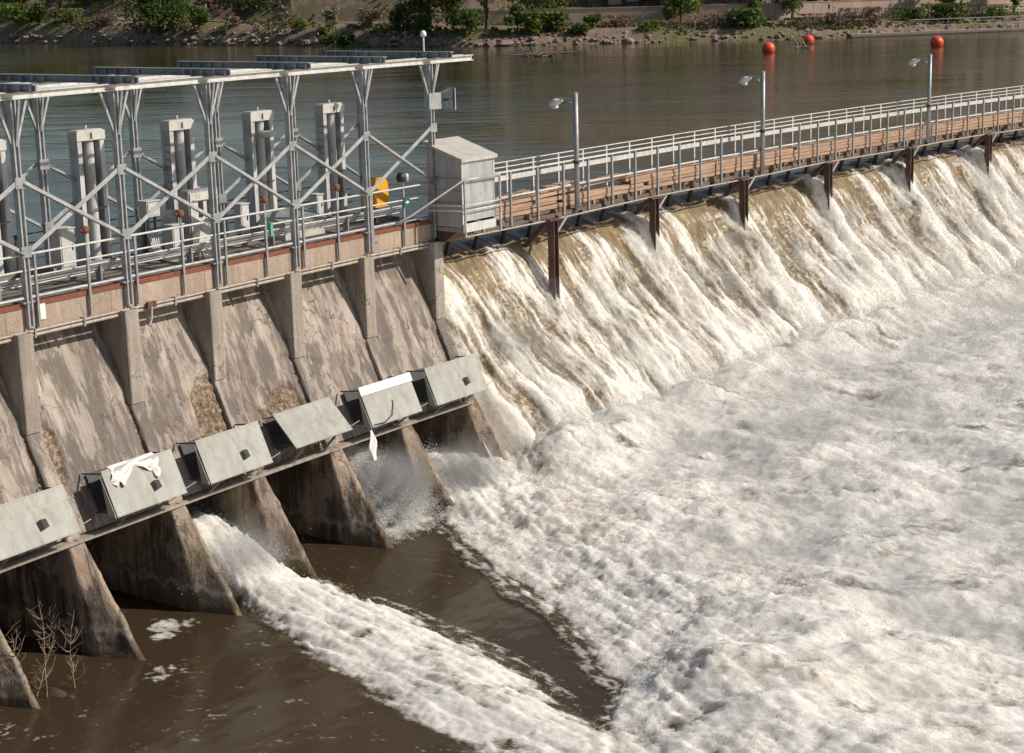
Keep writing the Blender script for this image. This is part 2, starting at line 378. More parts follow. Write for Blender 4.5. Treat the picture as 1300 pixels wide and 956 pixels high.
def grid_mesh(name, W, mat, soz=None, attrs=None, smooth=True):
    """W: (n, m, 3) array of points"""
    n, m = W.shape[:2]; me = bpy.data.meshes.new(name)
    idx = np.arange(n * m).reshape(n, m)
    q = np.stack([idx[:-1, :-1], idx[1:, :-1], idx[1:, 1:], idx[:-1, 1:]], -1).reshape(-1, 4)
    me.vertices.add(n * m); me.vertices.foreach_set('co', W.astype(np.float32).ravel())
    me.loops.add(q.size); me.loops.foreach_set('vertex_index', q.astype(np.int32).ravel())
    me.polygons.add(len(q)); me.polygons.foreach_set('loop_start', np.arange(0, q.size, 4, dtype=np.int32))
    me.polygons.foreach_set('loop_total', np.full(len(q), 4, dtype=np.int32))
    me.update(calc_edges=True); me.validate()
    if soz is not None:
        a = me.attributes.new('soz', 'FLOAT_VECTOR', 'POINT'); a.data.foreach_set('vector', soz.astype(np.float32).ravel())
    for k, v in (attrs or {}).items():
        a = me.attributes.new(k, 'FLOAT', 'POINT'); a.data.foreach_set('value', v.astype(np.float32).ravel())
    if smooth: me.polygons.foreach_set('use_smooth', [True] * len(me.polygons))
    me.materials.append(mat); return me

#@@SETTING
ZW, ZT, ZD = -7.68, -13.9, -6.42          # river level, tailwater level, deck level
TAU = math.tau
# ---- the river above the dam
ss = np.concatenate([np.linspace(-70, 0, 20), np.linspace(2, 70, 40), np.linspace(80, 210, 14)])
oo = np.array([2.2, 6, 20, 60, 130, 260, 500])
S2, O2 = np.meshgrid(ss, oo, indexing='ij')
props(link('river', grid_mesh('river', Pn(S2, O2, ZW + 0 * S2)[:, ::-1], M['river'])), kind='structure')
# ---- far bank terrain
def shore(x): return np.interp(x, [-260, -140, -82, -37, -4, 35, 67, 120, 260], [420, 330, 275, 235, 208, 206, 217, 245, 330]) 
def terr(x, d):
    lev = np.interp(x, [-90, -60, -30, 0, 20, 200], [4.0, 3.6, 2.9, 2.3, 1.9, 2.0])
    h = lev * (1 - np.exp(-np.clip(d, 0, 50) / 2.6)) + np.minimum(d, 0) * .35
    left = sm(14, -4, x)
    hill = np.clip(d - 15, 0, None) * .72
    top = np.interp(x, [-120, -60, -20, 10, 60, 200], [7, 8, 16, 26, 30, 28]); hill = top * (1 - np.exp(-hill / top)) * (left + (1 - left) * sm(22, 40, d))
    step = (1 - left) * 2.0 * sm(12.9, 13.3, d) + (1 - left) * 2.2 * sm(19.0, 19.6, d)
    n = fbm(x * .09, d * .09, 5, 3)
    return ZW + h + hill + step + n * (.5 + 2.5 * sm(16, 40, d)) * sm(0, 5, d)
def ground_z(X, Y):
    xs = np.array([float(X)]); return float(terr(xs, Y - shore(xs))[0])
gx = np.linspace(-230, 240, 420); gd = np.concatenate([np.linspace(-6, 24, 61), np.linspace(25, 150, 60)])
GX, GD = np.meshgrid(gx, gd, indexing='ij')
W = np.stack([GX, shore(GX) + GD, terr(GX, GD)], -1)
nb = 61
props(link('riverbank', grid_mesh('riverbank', W[:, :nb], M['bank'])), kind='structure')
props(link('hillside', grid_mesh('hillside', W[:, nb - 1:], M['hill'])), kind='structure')
px = np.linspace(-200, -14, 120); PD = np.stack([np.full(120, 8.6), np.full(120, 11.4)], 1); PX = np.repeat(px[:, None], 2, 1)
props(link('path', grid_mesh('path', np.stack([PX, shore(PX) + PD, terr(PX, PD) + .12], -1), M['path'])), kind='structure')
# ---- broad sheets below the dam (far beyond the frame)
S2, O2 = np.meshgrid(np.linspace(-60, 200, 30), np.array([-260, -120, -60, -22., 2.0]), indexing='ij')
props(link('water', grid_mesh('water', Pn(S2, O2, -14.7 + 0 * S2), M['foam'], np.stack([S2, O2, 0 * S2], -1), {'foam': .7 + 0 * S2, 'tan': .3 + 0 * S2})), kind='structure')

# ---- the concrete dam: buttresses, columns, sloping slabs, ledge, face beam
PR = [-5.25, -2.35, .5, 3.5, 6.15, 8.95, 11.75, 14.65]; PW = .40
dam_loc = P(4, 0, -14)
dam = thing('buttress_dam', 'stained concrete buttress dam with sloping slabs between its columns, left of the falls', 'dam', dam_loc)
def slab_o(z): return -.25 + (z + 9.1) / 2.19 if z > -9.1 else -.25 + (z + 9.1) / 2.3 * 1.05
def org_of(p):
    o = np.zeros(3)
    while p is not None: o += np.array(p.location[:]); p = p.parent
    return o
def soz_grid(name, Q, mat, parent, attrs=None, label=None, smooth=False):
    W = Pn(Q[..., 0], Q[..., 1], Q[..., 2]) - org_of(parent)
    o = link(name, grid_mesh(name, W, mat, Q, attrs, smooth), parent)
    if label: o['label'] = label
    return o
def front_R(z):
    z = np.asarray(z, float)
    return np.interp(-z, [7.0, 9.22, 9.23, 11.4, 13.95, 15], [-.31, -.31, -.27, -1.3, -3.05, -3.75])
def front_L(z):
    z = np.asarray(z, float)
    return np.interp(-z, [7.0, 9.22, 9.23, 11.4, 12.4, 13.95, 15], [-.31, -.31, -.27, -1.3, -1.62, -1.95, -2.1])
def pier_grid(s1, z0, z1, nz, back, sidecols=22, seed=0, amp=.03):
    zs = np.linspace(z0, z1, nz); fl, fr = front_L(zs), front_R(zs); cols = []
    for k in range(sidecols): t = k / sidecols; cols.append(np.stack([0 * zs + s1 - PW, back + (fl - back) * t, zs], -1))
    for k in range(7): t = k / 6; cols.append(np.stack([s1 - PW + PW * t + 0 * zs, fl + (fr - fl) * t ** 1.15, zs], -1))
    for k in range(1, sidecols + 1): t = k / sidecols; cols.append(np.stack([0 * zs + s1, fr + (back - fr) * t, zs], -1))
    Q = np.stack(cols, 1)
    n = fbm(Q[..., 2] * 1.7 + s1 * 3, (Q[..., 1] + Q[..., 0]) * 1.7, 5, seed + 5)
    side = np.ones(Q.shape[1]); side[:sidecols] = -1
    Q[..., 0] += amp * n * side * 1.6
    Q[:, sidecols:sidecols + 7, 1] -= amp * 1.6 * abs(n[:, sidecols:sidecols + 7])
    ln = fbm(Q[..., 2] * 5, Q[..., 1] * 5, 3, 40 + seed); Q[..., 0] += .018 * ln * side * (amp > .02)
    return Q
mossy = {3, 4, 6, 7}
for k, r in enumerate(PR):
    soz_grid('column', pier_grid(r, -7.04, -9.22, 30, 2.9, 18, k, .012), M['column'], dam); soz_grid('rib', pier_grid(r, -9.23, -11.42, 40, 2.9, 18, k + 30, .03), M['slab'], dam)
    soz_grid('buttress', pier_grid(r, -11.42, -15, 60, 2.9, 30, k + 10, .05), M['sidem'] if k in mossy else M['side'], dam,
             label='moss streaked buttress foot' if k in mossy else None)
# sloping slabs
m, nt, bs = M['slab'], M['slab'].node_tree, M['slab'].node_tree.nodes["Principled BSDF"]
old = bs.inputs['Base Color'].links[0].from_socket
er = nd(nt, "ShaderNodeAttribute", attribute_name='ero')
ec = ramp(nt, noise(nt, coords(nt, 'soz'), 9, 8, .75), [(.34, (.045, .028, .016)), (.47, (.15, .095, .055)), (.58, (.33, .25, .19)), (.7, (.48, .40, .33))])
nt.links.new(mix(nt, er.outputs['Fac'], old, ec), bs.inputs['Base Color'])
for k in range(1, len(PR)):
    s0, s1 = PR[k - 1] + .003, PR[k] - PW - .003
    ns, nt_ = 64, 110
    sg = np.linspace(s0, s1, ns); zz = np.linspace(-6.98, -11.4, nt_)
    Sg, Zg = np.meshgrid(sg, zz, indexing='ij'); Og = np.vectorize(slab_o)(Zg) + .025
    u = (Sg - s0) / (s1 - s0); v = (Zg + 6.98) / -4.42
    n = fbm(Sg * 1.1, Zg * .7, 5, k)
    ero = np.zeros_like(Sg)
    if k == 4:   # big spalled patch low on the right of this bay
        ero = sm(.10, -.08, np.hypot((u - .84 + .1 * (v - .7)) / .26, (v - .80) / .30) - 1 + n * 1.3)
    if k == 5:
        ero = sm(.10, -.08, np.hypot((u - .52) / .42, (v - .86) / .22) - 1 + n * 1.2) * sm(.25, .4, u + n)
    if k == 3: ero = sm(.1, -.05, np.hypot((u - .04) / .10, (v - .62) / .16) - 1 + n)
    if k in (1, 2): ero = sm(.1, -.05, np.hypot((u - .1) / .16, (v - .66) / .12) - 1 + n * 1.5) * .9
    ero = np.maximum(ero, sm(.045, .012, abs(u - .985)) * sm(.42, .5, v) * (.5 if k > 3 else .9))
    rough = fbm(Sg * 7, Zg * 7, 4, k + 20)
    crack = sm(.020, .0, abs(fbm(Sg * .9 + 3 * k, Zg * .9, 4, k + 60))) * sm(.35, .55, v) * (k in (1, 2, 4, 5))
    bench = .05 * sm(.0, .03, v - .50 - .04 * np.sin(u * 7 + k) - n * .05) * (k in (5, 6, 7))
    down_in = .02 * n + ero * (.10 + .09 * rough) + crack * .05 + bench + .010 * fbm(Sg * 6, Zg * 2, 4, k + 90)
    Og = Og + down_in * .9; Zg2 = Zg - down_in * .35
    Q = np.stack([Sg, Og, Zg2], -1)
    low = np.stack([Q[:, -1] + np.array([0, d, 0]) for d in (.12, .35)], 1); low[..., 2] = low[..., 2] - np.array([0, .02])[None, :]
    Q = np.concatenate([Q, low], 1); e2 = np.concatenate([np.maximum(ero, crack * .8), np.repeat(ero[:, -1:], 2, 1)], 1)
    soz_grid('slab', Q, M['slab'], dam, {'ero': e2})
    mb = MB().box(s0 - .25, s1 + .2, -1.44, -1.08, -11.53, -11.455, 3); cpart('ledge', mb, M['column'], dam)
mb = MB().box(-12, 14.62, 2.95, 3.25, -15, -6.52, 16); cpart('rear_wall', mb, M['side'], dam)
mb = MB()
for a, b in zip([-11] + PR, PR[:-1] + [14.65]): pass
for k in range(9):
    a = -11.7 + 2.93 * k
    cpart('face_beam', MB().box(a, min(a + 2.92, 14.66), -.06, .22, -7.05, -6.55, 4), M['beamc'], dam)
cpart('deck_soffit', MB().box(-11.7, 14.6, .23, 2.94, -7.03, -6.53, 16), M['side'], dam)
cpart('edge_angle', MB().box(-11.7, 14.55, -.085, .1, -6.545, -6.44, 18), M['rusted'], dam)
for r_ in range(11):
    for c_ in range(7):
        a = -11.6 + c_ * 3.75 + (r_ % 3) * .8 - .8; o0 = .11 + r_ * .257
        b = min(a + 3.73, 14.5)
        if b - a < .3: continue
        cpart('plank', MB().box(max(a, -11.6), b, o0, o0 + .235, -6.51, -6.425 + .01 * math.sin(r_ * 3.1 + c_), 3), M['deck'], dam)

# ---- conduits clamped along the face
for (zc, oc, rr, s0, s1, lab, mt) in [(-7.06, -.14, .032, -11, 15.0, 'thin pale conduit clamped along the foot of the face beam, upper of the two', 'pipe'),
                                  (-7.15, -.12, .040, -11, 14.9, 'thicker rusty conduit just under the face beam, lower of the two', 'pipe')]:
    t = thing('conduit', lab, 'pipe', P(s0, oc, zc))
    cpart('tube', MB().tube([(s, oc, zc) for s in np.linspace(s0, s1, 30)], rr, 8), M[mt], t, True)
    for s in np.arange(-10.3, 14.7, 1.37): cpart('clamp', MB().box(s, s + .05, oc - rr - .02, -.055, zc - rr - .02, zc + rr + .02), M['galvd'], t)
t = thing('junction_box', 'small rusty junction box with a stub pipe, on the conduits above the second column', 'junction box', P(4.0, -.2, -7.05))
cpart('housing', MB().box(3.85, 4.12, -.26, -.18, -7.12, -6.98), M['brown'], t)
cpart('stub_pipe', MB().tube([(3.98, -.24, -7.1), (3.9, -.3, -7.35), (3.78, -.34, -7.5)], .03, 7), M['pipe'], t)
t = thing('notice_plate', 'blank white plate on the face beam under the leftmost gantry leg', 'sign', P(.95, -.09, -6.6))
cpart('plate', MB().box(.86, 1.06, -.105, -.088, -6.86, -6.52), M['signw'], t)

# ---- guard rail on the downstream edge, left of the cabin
rl = thing('guard_rail', 'galvanised steel guard rail along the dam edge, left of the metal cabin', 'railing', P(4, -.1, -6.9))
PS = [-9.0, -7.6, -6.2, -4.8, -3.4, -2.0, -.6, .85, 2.3, 3.7, 5.15, 6.55, 7.95, 9.3, 10.6, 11.95, 13.25, 14.5]
for s in PS: cpart('post', MB().bar((s, -.13, -7.0), (s, -.13, -5.40), .055, .055), M['galvd'], rl)
for z, r_, o_ in [(-5.40, .026, -.13), (-5.74, .022, -.13), (-6.33, .036, -.10)]:
    cpart('rail', MB().tube([(s, o_, z) for s in np.linspace(-9, 14.5, 34)], r_, 8), M['white' if z > -6 else 'galv'], rl, True)
for i, (z, r_, o_) in enumerate([(-5.95, .02, .18), (-6.0, .026, .22), (-6.07, .030, .26), (-6.14, .022, .3)]):
    t = thing('service_pipe', ['uppermost thin white service pipe behind the guard rail', 'second white service pipe behind the guard rail',
              'thickest white service pipe behind the guard rail', 'lowest thin white service pipe behind the guard rail'][i], 'pipe', P(2, o_, z))
    cpart('tube', MB().tube([(s, o_, z) for s in np.linspace(-9, 14.0 - i * .15, 32)], r_, 7), M['white'], t, True)
    for s in np.arange(-8.3, 14, 2.8): cpart('bracket', MB().box(s, s + .04, o_ - .03, o_ + .03, -6.43, z - r_), M['galvd'], t)

# ---- red obstruction lamps on the guard rail posts
for s, q in [(2.3, 'between the two leftmost gantry legs'), (5.15, 'just left of the large electrical panel'), (7.95, 'beside the small teal box'), (10.6, 'in front of the fourth hoist')]:
    t = thing('signal_lamp', 'rusty red round signal lamp on a rail post ' + q, 'lamp', P(s, -.13, -5.4), rot_at(s), 'rusty signal lamps on the guard rail')
    part('stem', MB().tube([(0, 0, 0), (0, 0, .26)], .028, 7), M['galvd'], t)
    part('lamp_body', MB().lathe([(.02, -.02), (.085, .0), (.10, .06), (.085, .13), (.03, .16)], 12, (0, 0, .24)), M['rusted'], t, True)
    part('lamp_bracket', MB().bar((-.13, 0, .31), (.13, 0, .35), .03, .05, (0, 1, 0)), M['rusted'], t)
t = thing('floodlight', 'black floodlight with a white lamp on a post left of the yellow housing', 'light', P(13.25, -.13, -5.4), rot_at(13.25))
part('stem', MB().tube([(0, 0, 0), (0, 0, .18)], .03, 7), M['galvd'], t)
part('housing', MB().lathe([(.03, -.02), (.12, .0), (.14, .10), (.11, .2), (.04, .25)], 12, (-.06, 0, .18)), M['black'], t, True)
part('lamp_tube', MB().lathe([(.03, 0), (.065, .02), (.065, .2), (.02, .22)], 10, (.16, 0, .16)), M['white'], t, True)
t = thing('safety_sign', 'small green safety sign with a white arrow on the rail right of the yellow housing', 'sign', P(13.35, -.17, -5.8), rot_at(13.3))
part('board', MB().box(-.12, .12, -.01, .01, -.13, .13), M['green'], t)
part('arrow', MB().prism([(-.07, .02), (.0, .02), (.0, .055), (.08, 0), (.0, -.055), (.0, -.02), (-.07, -.02)], 1, -.018, -.011), M['signw'], t)
t = thing('teal_box', 'small teal box hung on a rail post below a red lamp', 'box', P(8.07, -.2, -5.85), rot_at(8))
part('case', MB().box(-.04, .04, -.04, .04, -.17, .15), M['teal'], t)
part('lid', MB().box(-.05, .05, -.05, .05, .15, .17), M['teal'], t)

# ---- steel gantry over the left part of the dam
ga = thing('steel_gantry', 'galvanised steel gantry of braced legs and long girders over the gate hoists', 'gantry', P(4, 1, ZD))
FS = [-5.0, -2.2, .6, 3.42, 6.25, 9.0, 11.8, 14.55]; OF, OR = -.12, 2.5; ZG = -2.13
def sa(s): return (1, 0, 0)
for s in FS:
    for o_ in (OF, OR):
        if o_ > 0 and s > 14: pass
        zb = -6.42 if o_ > 0 else -6.95
        leg = cpart('leg', MB().ibeam((s, o_, zb), (s, o_, ZG), .145, .145, .03, (0, 1, 0)), M['galv'], ga)
        for d in (-1, 1):
            cpart('strut', MB().bar((s + d * .05, o_, -3.1), (s + d * .40, o_, ZG), .055, .055), M['galv'], leg and ga)
            cpart('strut', MB().bar((s, o_ + d * .05, -3.1), (s, o_ + d * .26, ZG), .055, .055), M['galvd'], ga)
        cpart('base_plate', MB().box(s - .16, s + .16, o_ - .05 if o_ < 0 else o_ - .16, o_ + .16, -6.44, -6.405), M['galvd'], ga)
for i in range(len(FS) - 1):
    a, b = FS[i], FS[i + 1]
    for o_, zt, w in ((OF, -3.85, .10), (OR, -3.85, .085)):
        side = -.05 if o_ < 0 else .05
        cpart('brace', MB().angle((a + .08, o_ + side, zt), (b - .05, o_ + side, -5.35), w, .018, (0, 0, 1)), M['galv'], ga)
        cpart('brace', MB().angle((b - .08, o_ + side * 1.6, zt), (a + .05, o_ + side * 1.6, -5.35), w, .018, (0, 0, 1)), M['galv'], ga)
for s in FS:
    for o_ in (OF, OR):
        for z in (-3.87, -5.33): cpart('gusset_plate', MB().box(s - .13, s + .13, o_ - .10, o_ - .085, z - .12, z + .12), M['galvd'], ga)
for o_, mt in ((OF, 'white'), (OR, 'white')):
    mb = MB(); sl = np.linspace(-8, 16.4 if o_ < 0 else 15.4, 30)
    for a, b in zip(sl[:-1], sl[1:]): mb.ibeam((a, o_, -2.05), (b, o_, -2.05), .16, .16, .022, (0, 1, 0))
    cpart('girder', mb, M[mt], ga)
    mb = MB()
    for a, b in zip(sl[:-1], sl[1:]): mb.bar((a, o_ + .32, -1.99), (b, o_ + .32, -1.99), .05, .05, (0, 1, 0))
    cpart('side_rail', mb, M['white'], ga)
for s in FS:
    cb = cpart('cross_beam', MB().ibeam((s, -.95, -1.885), (s, 3.75, -1.885), .16, .16, .02, (1, 0, 0)), M['web'], ga)
    mbf = MB().box(s - .082, s + .082, -.951, 3.751, -1.803, -1.797)
    cpart('top_flange', mbf, M['galv'], cb)
    for o_ in [-.85, -.5, -.1, .25, .5, 2.1, 2.5, 2.9, 3.3, 3.65]:
        cpart('stiffener', MB().box(s - .078, s + .078, o_, o_ + .022, -1.94, -1.825), M['galv'], cb)
    for o_ in (-.3, .15, 2.2, 2.7): cpart('clip', MB().box(s - .12, s + .12, o_, o_ + .12, -1.985, -1.965), M['darksteel'], cb)
t = thing('antenna', 'white domed antenna on a thin mast at the right end of the gantry', 'antenna', P(14.55, .05, -2.0), rot_at(14.5))
part('mast', MB().tube([(0, 0, -1.6), (0, 0, .62)], .025, 7), M['white'], t)
part('dome', MB().lathe([(.05, 0), (.085, .02), (.085, .10), (.06, .15), (.02, .17)], 12, (0, 0, .6)), M['signw'], t, True)
t = thing('horn_speaker', 'grey loudspeaker box with two square horns, clamped to the right gantry leg', 'loudspeaker', P(14.45, .0, -2.95), rot_at(14.5) - .25)
part('case', MB().box(.02, .42, -.20, -.02, -.42, .02), M['galv'], t)
for z in (-.10, -.36):
    h = part('horn', MB().add([(.42, -.16, z + .10), (.42, -.06, z + .10), (.42, -.06, z - .0), (.42, -.16, z - .0), (.66, -.42, z + .22), (.72, -.08, z + .22), (.72, -.08, z - .08), (.66, -.42, z - .08)],
         [(0, 1, 2, 3), (0, 4, 5, 1), (1, 5, 6, 2), (2, 6, 7, 3), (3, 7, 4, 0)]), M['galvd'], t)
    part('driver', MB().tube([(.5, -.2, z + .05), (.70, -.27, z + .06)], .05, 8), M['black'], h)
part('horn_plate', MB().box(.70, .73, -.46, -.04, -.46, .14), M['galv'], t)

# ---- gate hoists
HO = [(-3.6, 'partly cut off at the left edge of the picture'), (-.9, 'behind the leftmost gantry leg, partly cut off'), (4.72, 'second from the left, with a white cap box'), (7.62, 'third from the left, with a grey cap and red gauge marks'),
      (10.45, 'with a round pan and a knob on its cap'), (13.2, 'the rightmost one, nearest the cabin')]
HO = [(1.85, 'leftmost, at the edge of the picture')] + HO[2:]
def make_hoist(s, lab):
    t = thing('gate_hoist', lab, 'gate hoist', P(s, 2.42, ZD), rot_at(s), 'gate hoists on the dam deck')
    for x in (-.34, .34):
        part('guide_channel', MB().box(x - .065, x + .065, -.14, -.12, 0, 3.0).box(x - .02, x + .0, -.12, .16, 0, 3.0).box(x - .07, x + .07, .16, .18, 0, 3.0), M['hoist'], t)
        part('guide_plate', MB().box(x + .07, x + .085, -.02, .14, .0, 3.0), M['galvd'], t)
        part('gusset', MB().prism([(.0, .0), (.0, .55), (-.26, .0)], 0, x - .01, x + .01), M['galv'], t)
    part('back_plate', MB().box(-.33, .33, .10, .12, 0.1, 3.0), M['galvd'], t)
    p = part('cylinder', MB().tube([(.05, .02, .02), (.05, .02, 3.0)], .125, 16), M['hoist'], t, False)
    part('collar', MB().tube([(.05, .02, 1.3), (.05, .02, 1.35)], .12, 16), M['darksteel'], t)
    part('tie_bar', MB().bar((-.1, -.18, 1.35), (.33, -.18, 1.38), .03, .02, (0, 1, 0)), M['darksteel'], t)
    c = part('cap_box', MB().box(-.43, .43, -.17, .17, 3.0, 3.22), M['cabinet'], t)
    part('cap_lid', MB().box(-.38, .38, -.14, .15, 3.22, 3.25), M['cabinet'], c)
    part('knob', MB().lathe([(.02, 0), (.03, .06), (.02, .10)], 8, (.0, 0, 3.25)), M['cabinet'], c)
    part('cap_slot', MB().box(-.03, .03, -.176, -.171, 3.03, 3.18), M['darksteel'], c)
    part('foot_block', MB().box(-.5, .5, -.25, .35, 0, .12), M['galvd'], t)
    return t
for i, (s, q) in enumerate(HO):
    t = make_hoist(s, 'tall grey gate hoist ' + q)
    if i in (2, 4):
        for k in range(7): part('gauge_mark', MB().box(-.366, -.361, -.08, .12, 1.5 + k * .19, 1.52 + k * .19), M['redmark'], t)
    if i == 3:
        part('pan', MB().lathe([(.06, 0), (.22, .05), (.27, .16), (.26, .18)], 18, (.02, -.32, 2.55)), M['white'], t, True)

# ---- cabinets and gear on the deck
def cab(name, lab, cat, s, o, w, d, h, mat='cabinet', legs=.0, door=True, roof=False, z0=ZD):
    t = thing(name, lab, cat, P(s, o, z0), rot_at(s))
    b = part('body', MB().box(-w / 2, w / 2, -d / 2, d / 2, legs, h), M[mat], t)
    if door:
        dd = part('door', MB().box(-w / 2 + .03, w / 2 - .03, -d / 2 - .018, -d / 2 - .002, legs + .04, h - .05), M[mat], t)
        part('handle', MB().box(w / 2 - .10, w / 2 - .075, -d / 2 - .04, -d / 2 - .018, legs + (h - legs) * .45, legs + (h - legs) * .6), M['darksteel'], dd)
    part('top', MB().box(-w / 2 - .02, w / 2 + .02, -d / 2 - .035, d / 2 + .02, h, h + .025), M[mat], t)
    if legs:
        for x in (-w / 2 + .04, w / 2 - .04): part('leg', MB().box(x - .025, x + .025, -.03, .03, 0, legs), M['darksteel'], t)
    return t
cab('control_cabinet', 'tall grey control cabinet with a conduit on top, left of the second hoist', 'cabinet', 3.05, 1.55, .42, .34, 1.15, legs=.25)
cab('small_cabinet', 'small grey cabinet raised on a post right of the second hoist', 'cabinet', 5.95, 1.8, .42, .3, 1.42, 'cabinet', legs=1.05)
cab('meter_box', 'narrow pale meter box beside the large electrical panel', 'cabinet', 6.55, 1.75, .3, .3, 1.1, 'white', legs=.3)
cab('relay_cabinet', 'pale relay cabinet left of the large electrical panel', 'cabinet', 6.15, 1.2, .36, .3, .85, 'hoist', legs=.1)
cab('junction_cabinet', 'slim white cabinet between the third and fourth hoists', 'cabinet', 9.15, 1.9, .3, .25, .95, 'white', legs=.2)
cab('valve_box', 'white valve box by the leg behind the fourth hoist', 'cabinet', 12.4, 2.3, .25, .25, .8, 'white', legs=.2)
t = thing('electrical_panel', 'large white electrical panel with two dark windows behind the guard rail', 'electrical panel', P(7.1, 1.15, ZD), rot_at(7.1))
part('frame', MB().box(-.5, .5, -.04, .22, .1, 1.62), M['galvd'], t)
part('front_plate', MB().box(-.46, .46, -.075, -.045, .16, 1.56), M['white'], t)
for x in (-.13, .16): part('window', MB().box(x - .07, x + .07, -.10, -.078, .95, 1.33), M['black'], t)
part('cross_bar', MB().tube([(-.4, -.12, 1.38), (.42, -.12, 1.38)], .02, 6), M['white'], t)
for k in range(5):
    q = thing('bent_conduit', ['innermost', 'second innermost', 'middle', 'second outermost', 'outermost'][k] + ' of the five white conduits looping up to the electrical panel', 'pipe', P(5.6, .4, -6.0), 0, 'white conduits looping up to the electrical panel')
    r0 = .06 + k * .055
    cpart('tube', MB().tube([(5.05 - k * .05, .55 + .03 * k, -5.55), (5.05 - k * .05, .55, -5.9), (5.12 - k * .02, .5, -6.02 - r0 * .6), (5.35, .45, -6.12 - r0 * .6), (6.5, .45, -6.12 - r0 * .6), (6.75 + k * .04, .5, -6.05 - r0 * .4), (6.85 + k * .05, .6, -5.85), (6.86 + k * .05, .8, -5.4)], .02, 6), M['white'], q, True)
t = thing('bench_cabinet', 'low wide grey cabinet with a sloping lid, left of the rightmost hoist', 'cabinet', P(10.35, 1.25, ZD), rot_at(10.3))
part('body', MB().prism([(-.45, 0), (.45, 0), (.45, .62), (-.45, .42)], 0, -.75, .75), M['cabinet'], t)
part('lid', MB().prism([(-.50, .42), (.48, .64), (.48, .67), (-.50, .45)], 0, -.79, .79), M['galvd'], t)
part('end_panel', MB().box(.77, .79, -.4, .4, .04, .38), M['hoist'], t)
t = thing('life_ring_housing', 'bright yellow dome topped life ring housing on a dark stand near the cabin', 'life ring housing', P(13.25, .9, ZD), rot_at(13.2))
prof = [(-.27, .45), (.27, .45), (.27, .98)] + [(.27 * math.cos(a), .98 + .27 * math.sin(a)) for a in np.linspace(0, math.pi, 12)[1:-1]] + [(-.27, .98)]
part('body', MB().prism(prof, 1, -.22, .24), M['yellow'], t)
part('front_rim', MB().prism([(x * 1.05, .45 + (z - .45) * 1.03) for x, z in prof], 1, -.25, -.222), M['yellow'], t)
part('stand', MB().box(-.04, .04, -.04, .04, 0, .45).box(-.18, .18, -.15, .15, 0, .02), M['darksteel'], t)
# dark railing on the upstream edge of the deck
t = thing('upstream_railing', 'dark thin railing on the upstream edge of the dam deck, against the water', 'railing', P(4, 3.0, ZD))
for s in np.arange(-8, 14.6, 1.35): cpart('post', MB().box(s, s + .06, 2.9, 2.94, -6.52, -5.5), M['darksteel'], t)
for z in (-5.5, -5.72, -5.9, -6.1): cpart('rail', MB().tube([(s, 2.92, z) for s in np.linspace(-8, 14.5, 20)], .016, 6), M['darksteel'], t)
lb = ['reddish timber offcut lying by the upstream railing at the left, nearest the post', 'long brown timber lying on the deck left of the control cabinet', 'short pale timber on top of the pile at the far left', 'split brown board leaning on the timber pile at the left']
for i, (s, o, a, L_) in enumerate([(1.6, 1.9, .3, 1.2), (2.3, 2.2, -.2, 1.6), (1.2, 2.3, .9, .7), (2.0, 1.6, .6, .9)]):
    t = thing('loose_timber', lb[i], 'timber', P(s, o, ZD + .0), rot_at(s) + a, 'loose timbers at the left of the deck')
    part('board', MB().box(-L_ / 2, L_ / 2, -.07, .07, 0.0 + .1 * i, .1 + .1 * i), M['rusted' if i in (0, 3) else 'drift'], t)
t = thing('wooden_bracket', 'small pale wooden trestle standing on the deck edge below the electrical panel', 'trestle', P(6.2, .35, ZD), rot_at(6))
part('leg', MB().bar((-.10, 0, 0), (-.03, 0, .32), .03, .05), M['branch'], t); part('leg', MB().bar((.10, 0, 0), (.03, 0, .32), .03, .05), M['branch'], t)
part('top_piece', MB().box(-.12, .12, -.03, .03, .32, .36), M['branch'], t)

# ---- metal cabin at the end of the dam deck
kb = thing('metal_cabin', 'grey sheet metal cabin with a tan sloping roof hanging off the dam edge', 'cabin', P(15.25, -.55, -6.72), rot_at(15.25))
W2, D2 = .72, .62
part('floor', MB().box(-W2, W2, -D2, D2, -.02, .10), M['galvd'], kb)
part('kick_plate', MB().box(-W2 - .01, W2 + .01, -D2 - .035, -D2 - .002, -.02, .22), M['white'], kb)
part('front_wall', MB().box(-W2 + .03, W2 - .03, -D2, -D2 + .02, .28, 1.93), M['kiosk'], kb)
sidew = [(-D2 + .02, .12), (D2, .12), (D2, 2.36), (-D2 + .02, 1.94)]
part('side_wall', MB().prism(sidew, 0, -W2, -W2 + .02), M['kiosk'], kb); part('side_wall', MB().prism(sidew, 0, W2 - .02, W2), M['kiosk'], kb)
part('back_wall', MB().box(-W2 + .02, W2 - .02, D2 - .02, D2, .12, 2.34), M['kiosk'], kb)
part('roof', MB().prism([(-D2 - .08, 1.93), (D2 + .1, 2.41), (D2 + .1, 2.47), (-D2 - .08, 2.02)], 0, -W2 - .08, W2 + .08), M['kioskroof'], kb)
for x in (-W2, W2 - .04):
    part('corner_post', MB().box(x - .012, x + .052, -D2 - .012, -D2 + .03, .2, 1.93), M['white'], kb)
for z in (.78, 1.12, 1.46): part('side_rib', MB().box(-W2 - .02, -W2 - .002, -D2 + .03, D2, z, z + .03), M['galvd'], kb)
part('hanging_skirt', MB().prism([(-.35, -.02), (.6, -.02), (.6, -.38), (.1, -.34)], 0, -.66, .2), M['brown'], kb)
t = thing('cabin_guard_rail', 'bent pipe guard rail wrapping round the front of the metal cabin', 'railing', P(15.2, -1.3, -6.6))
of = -1.30
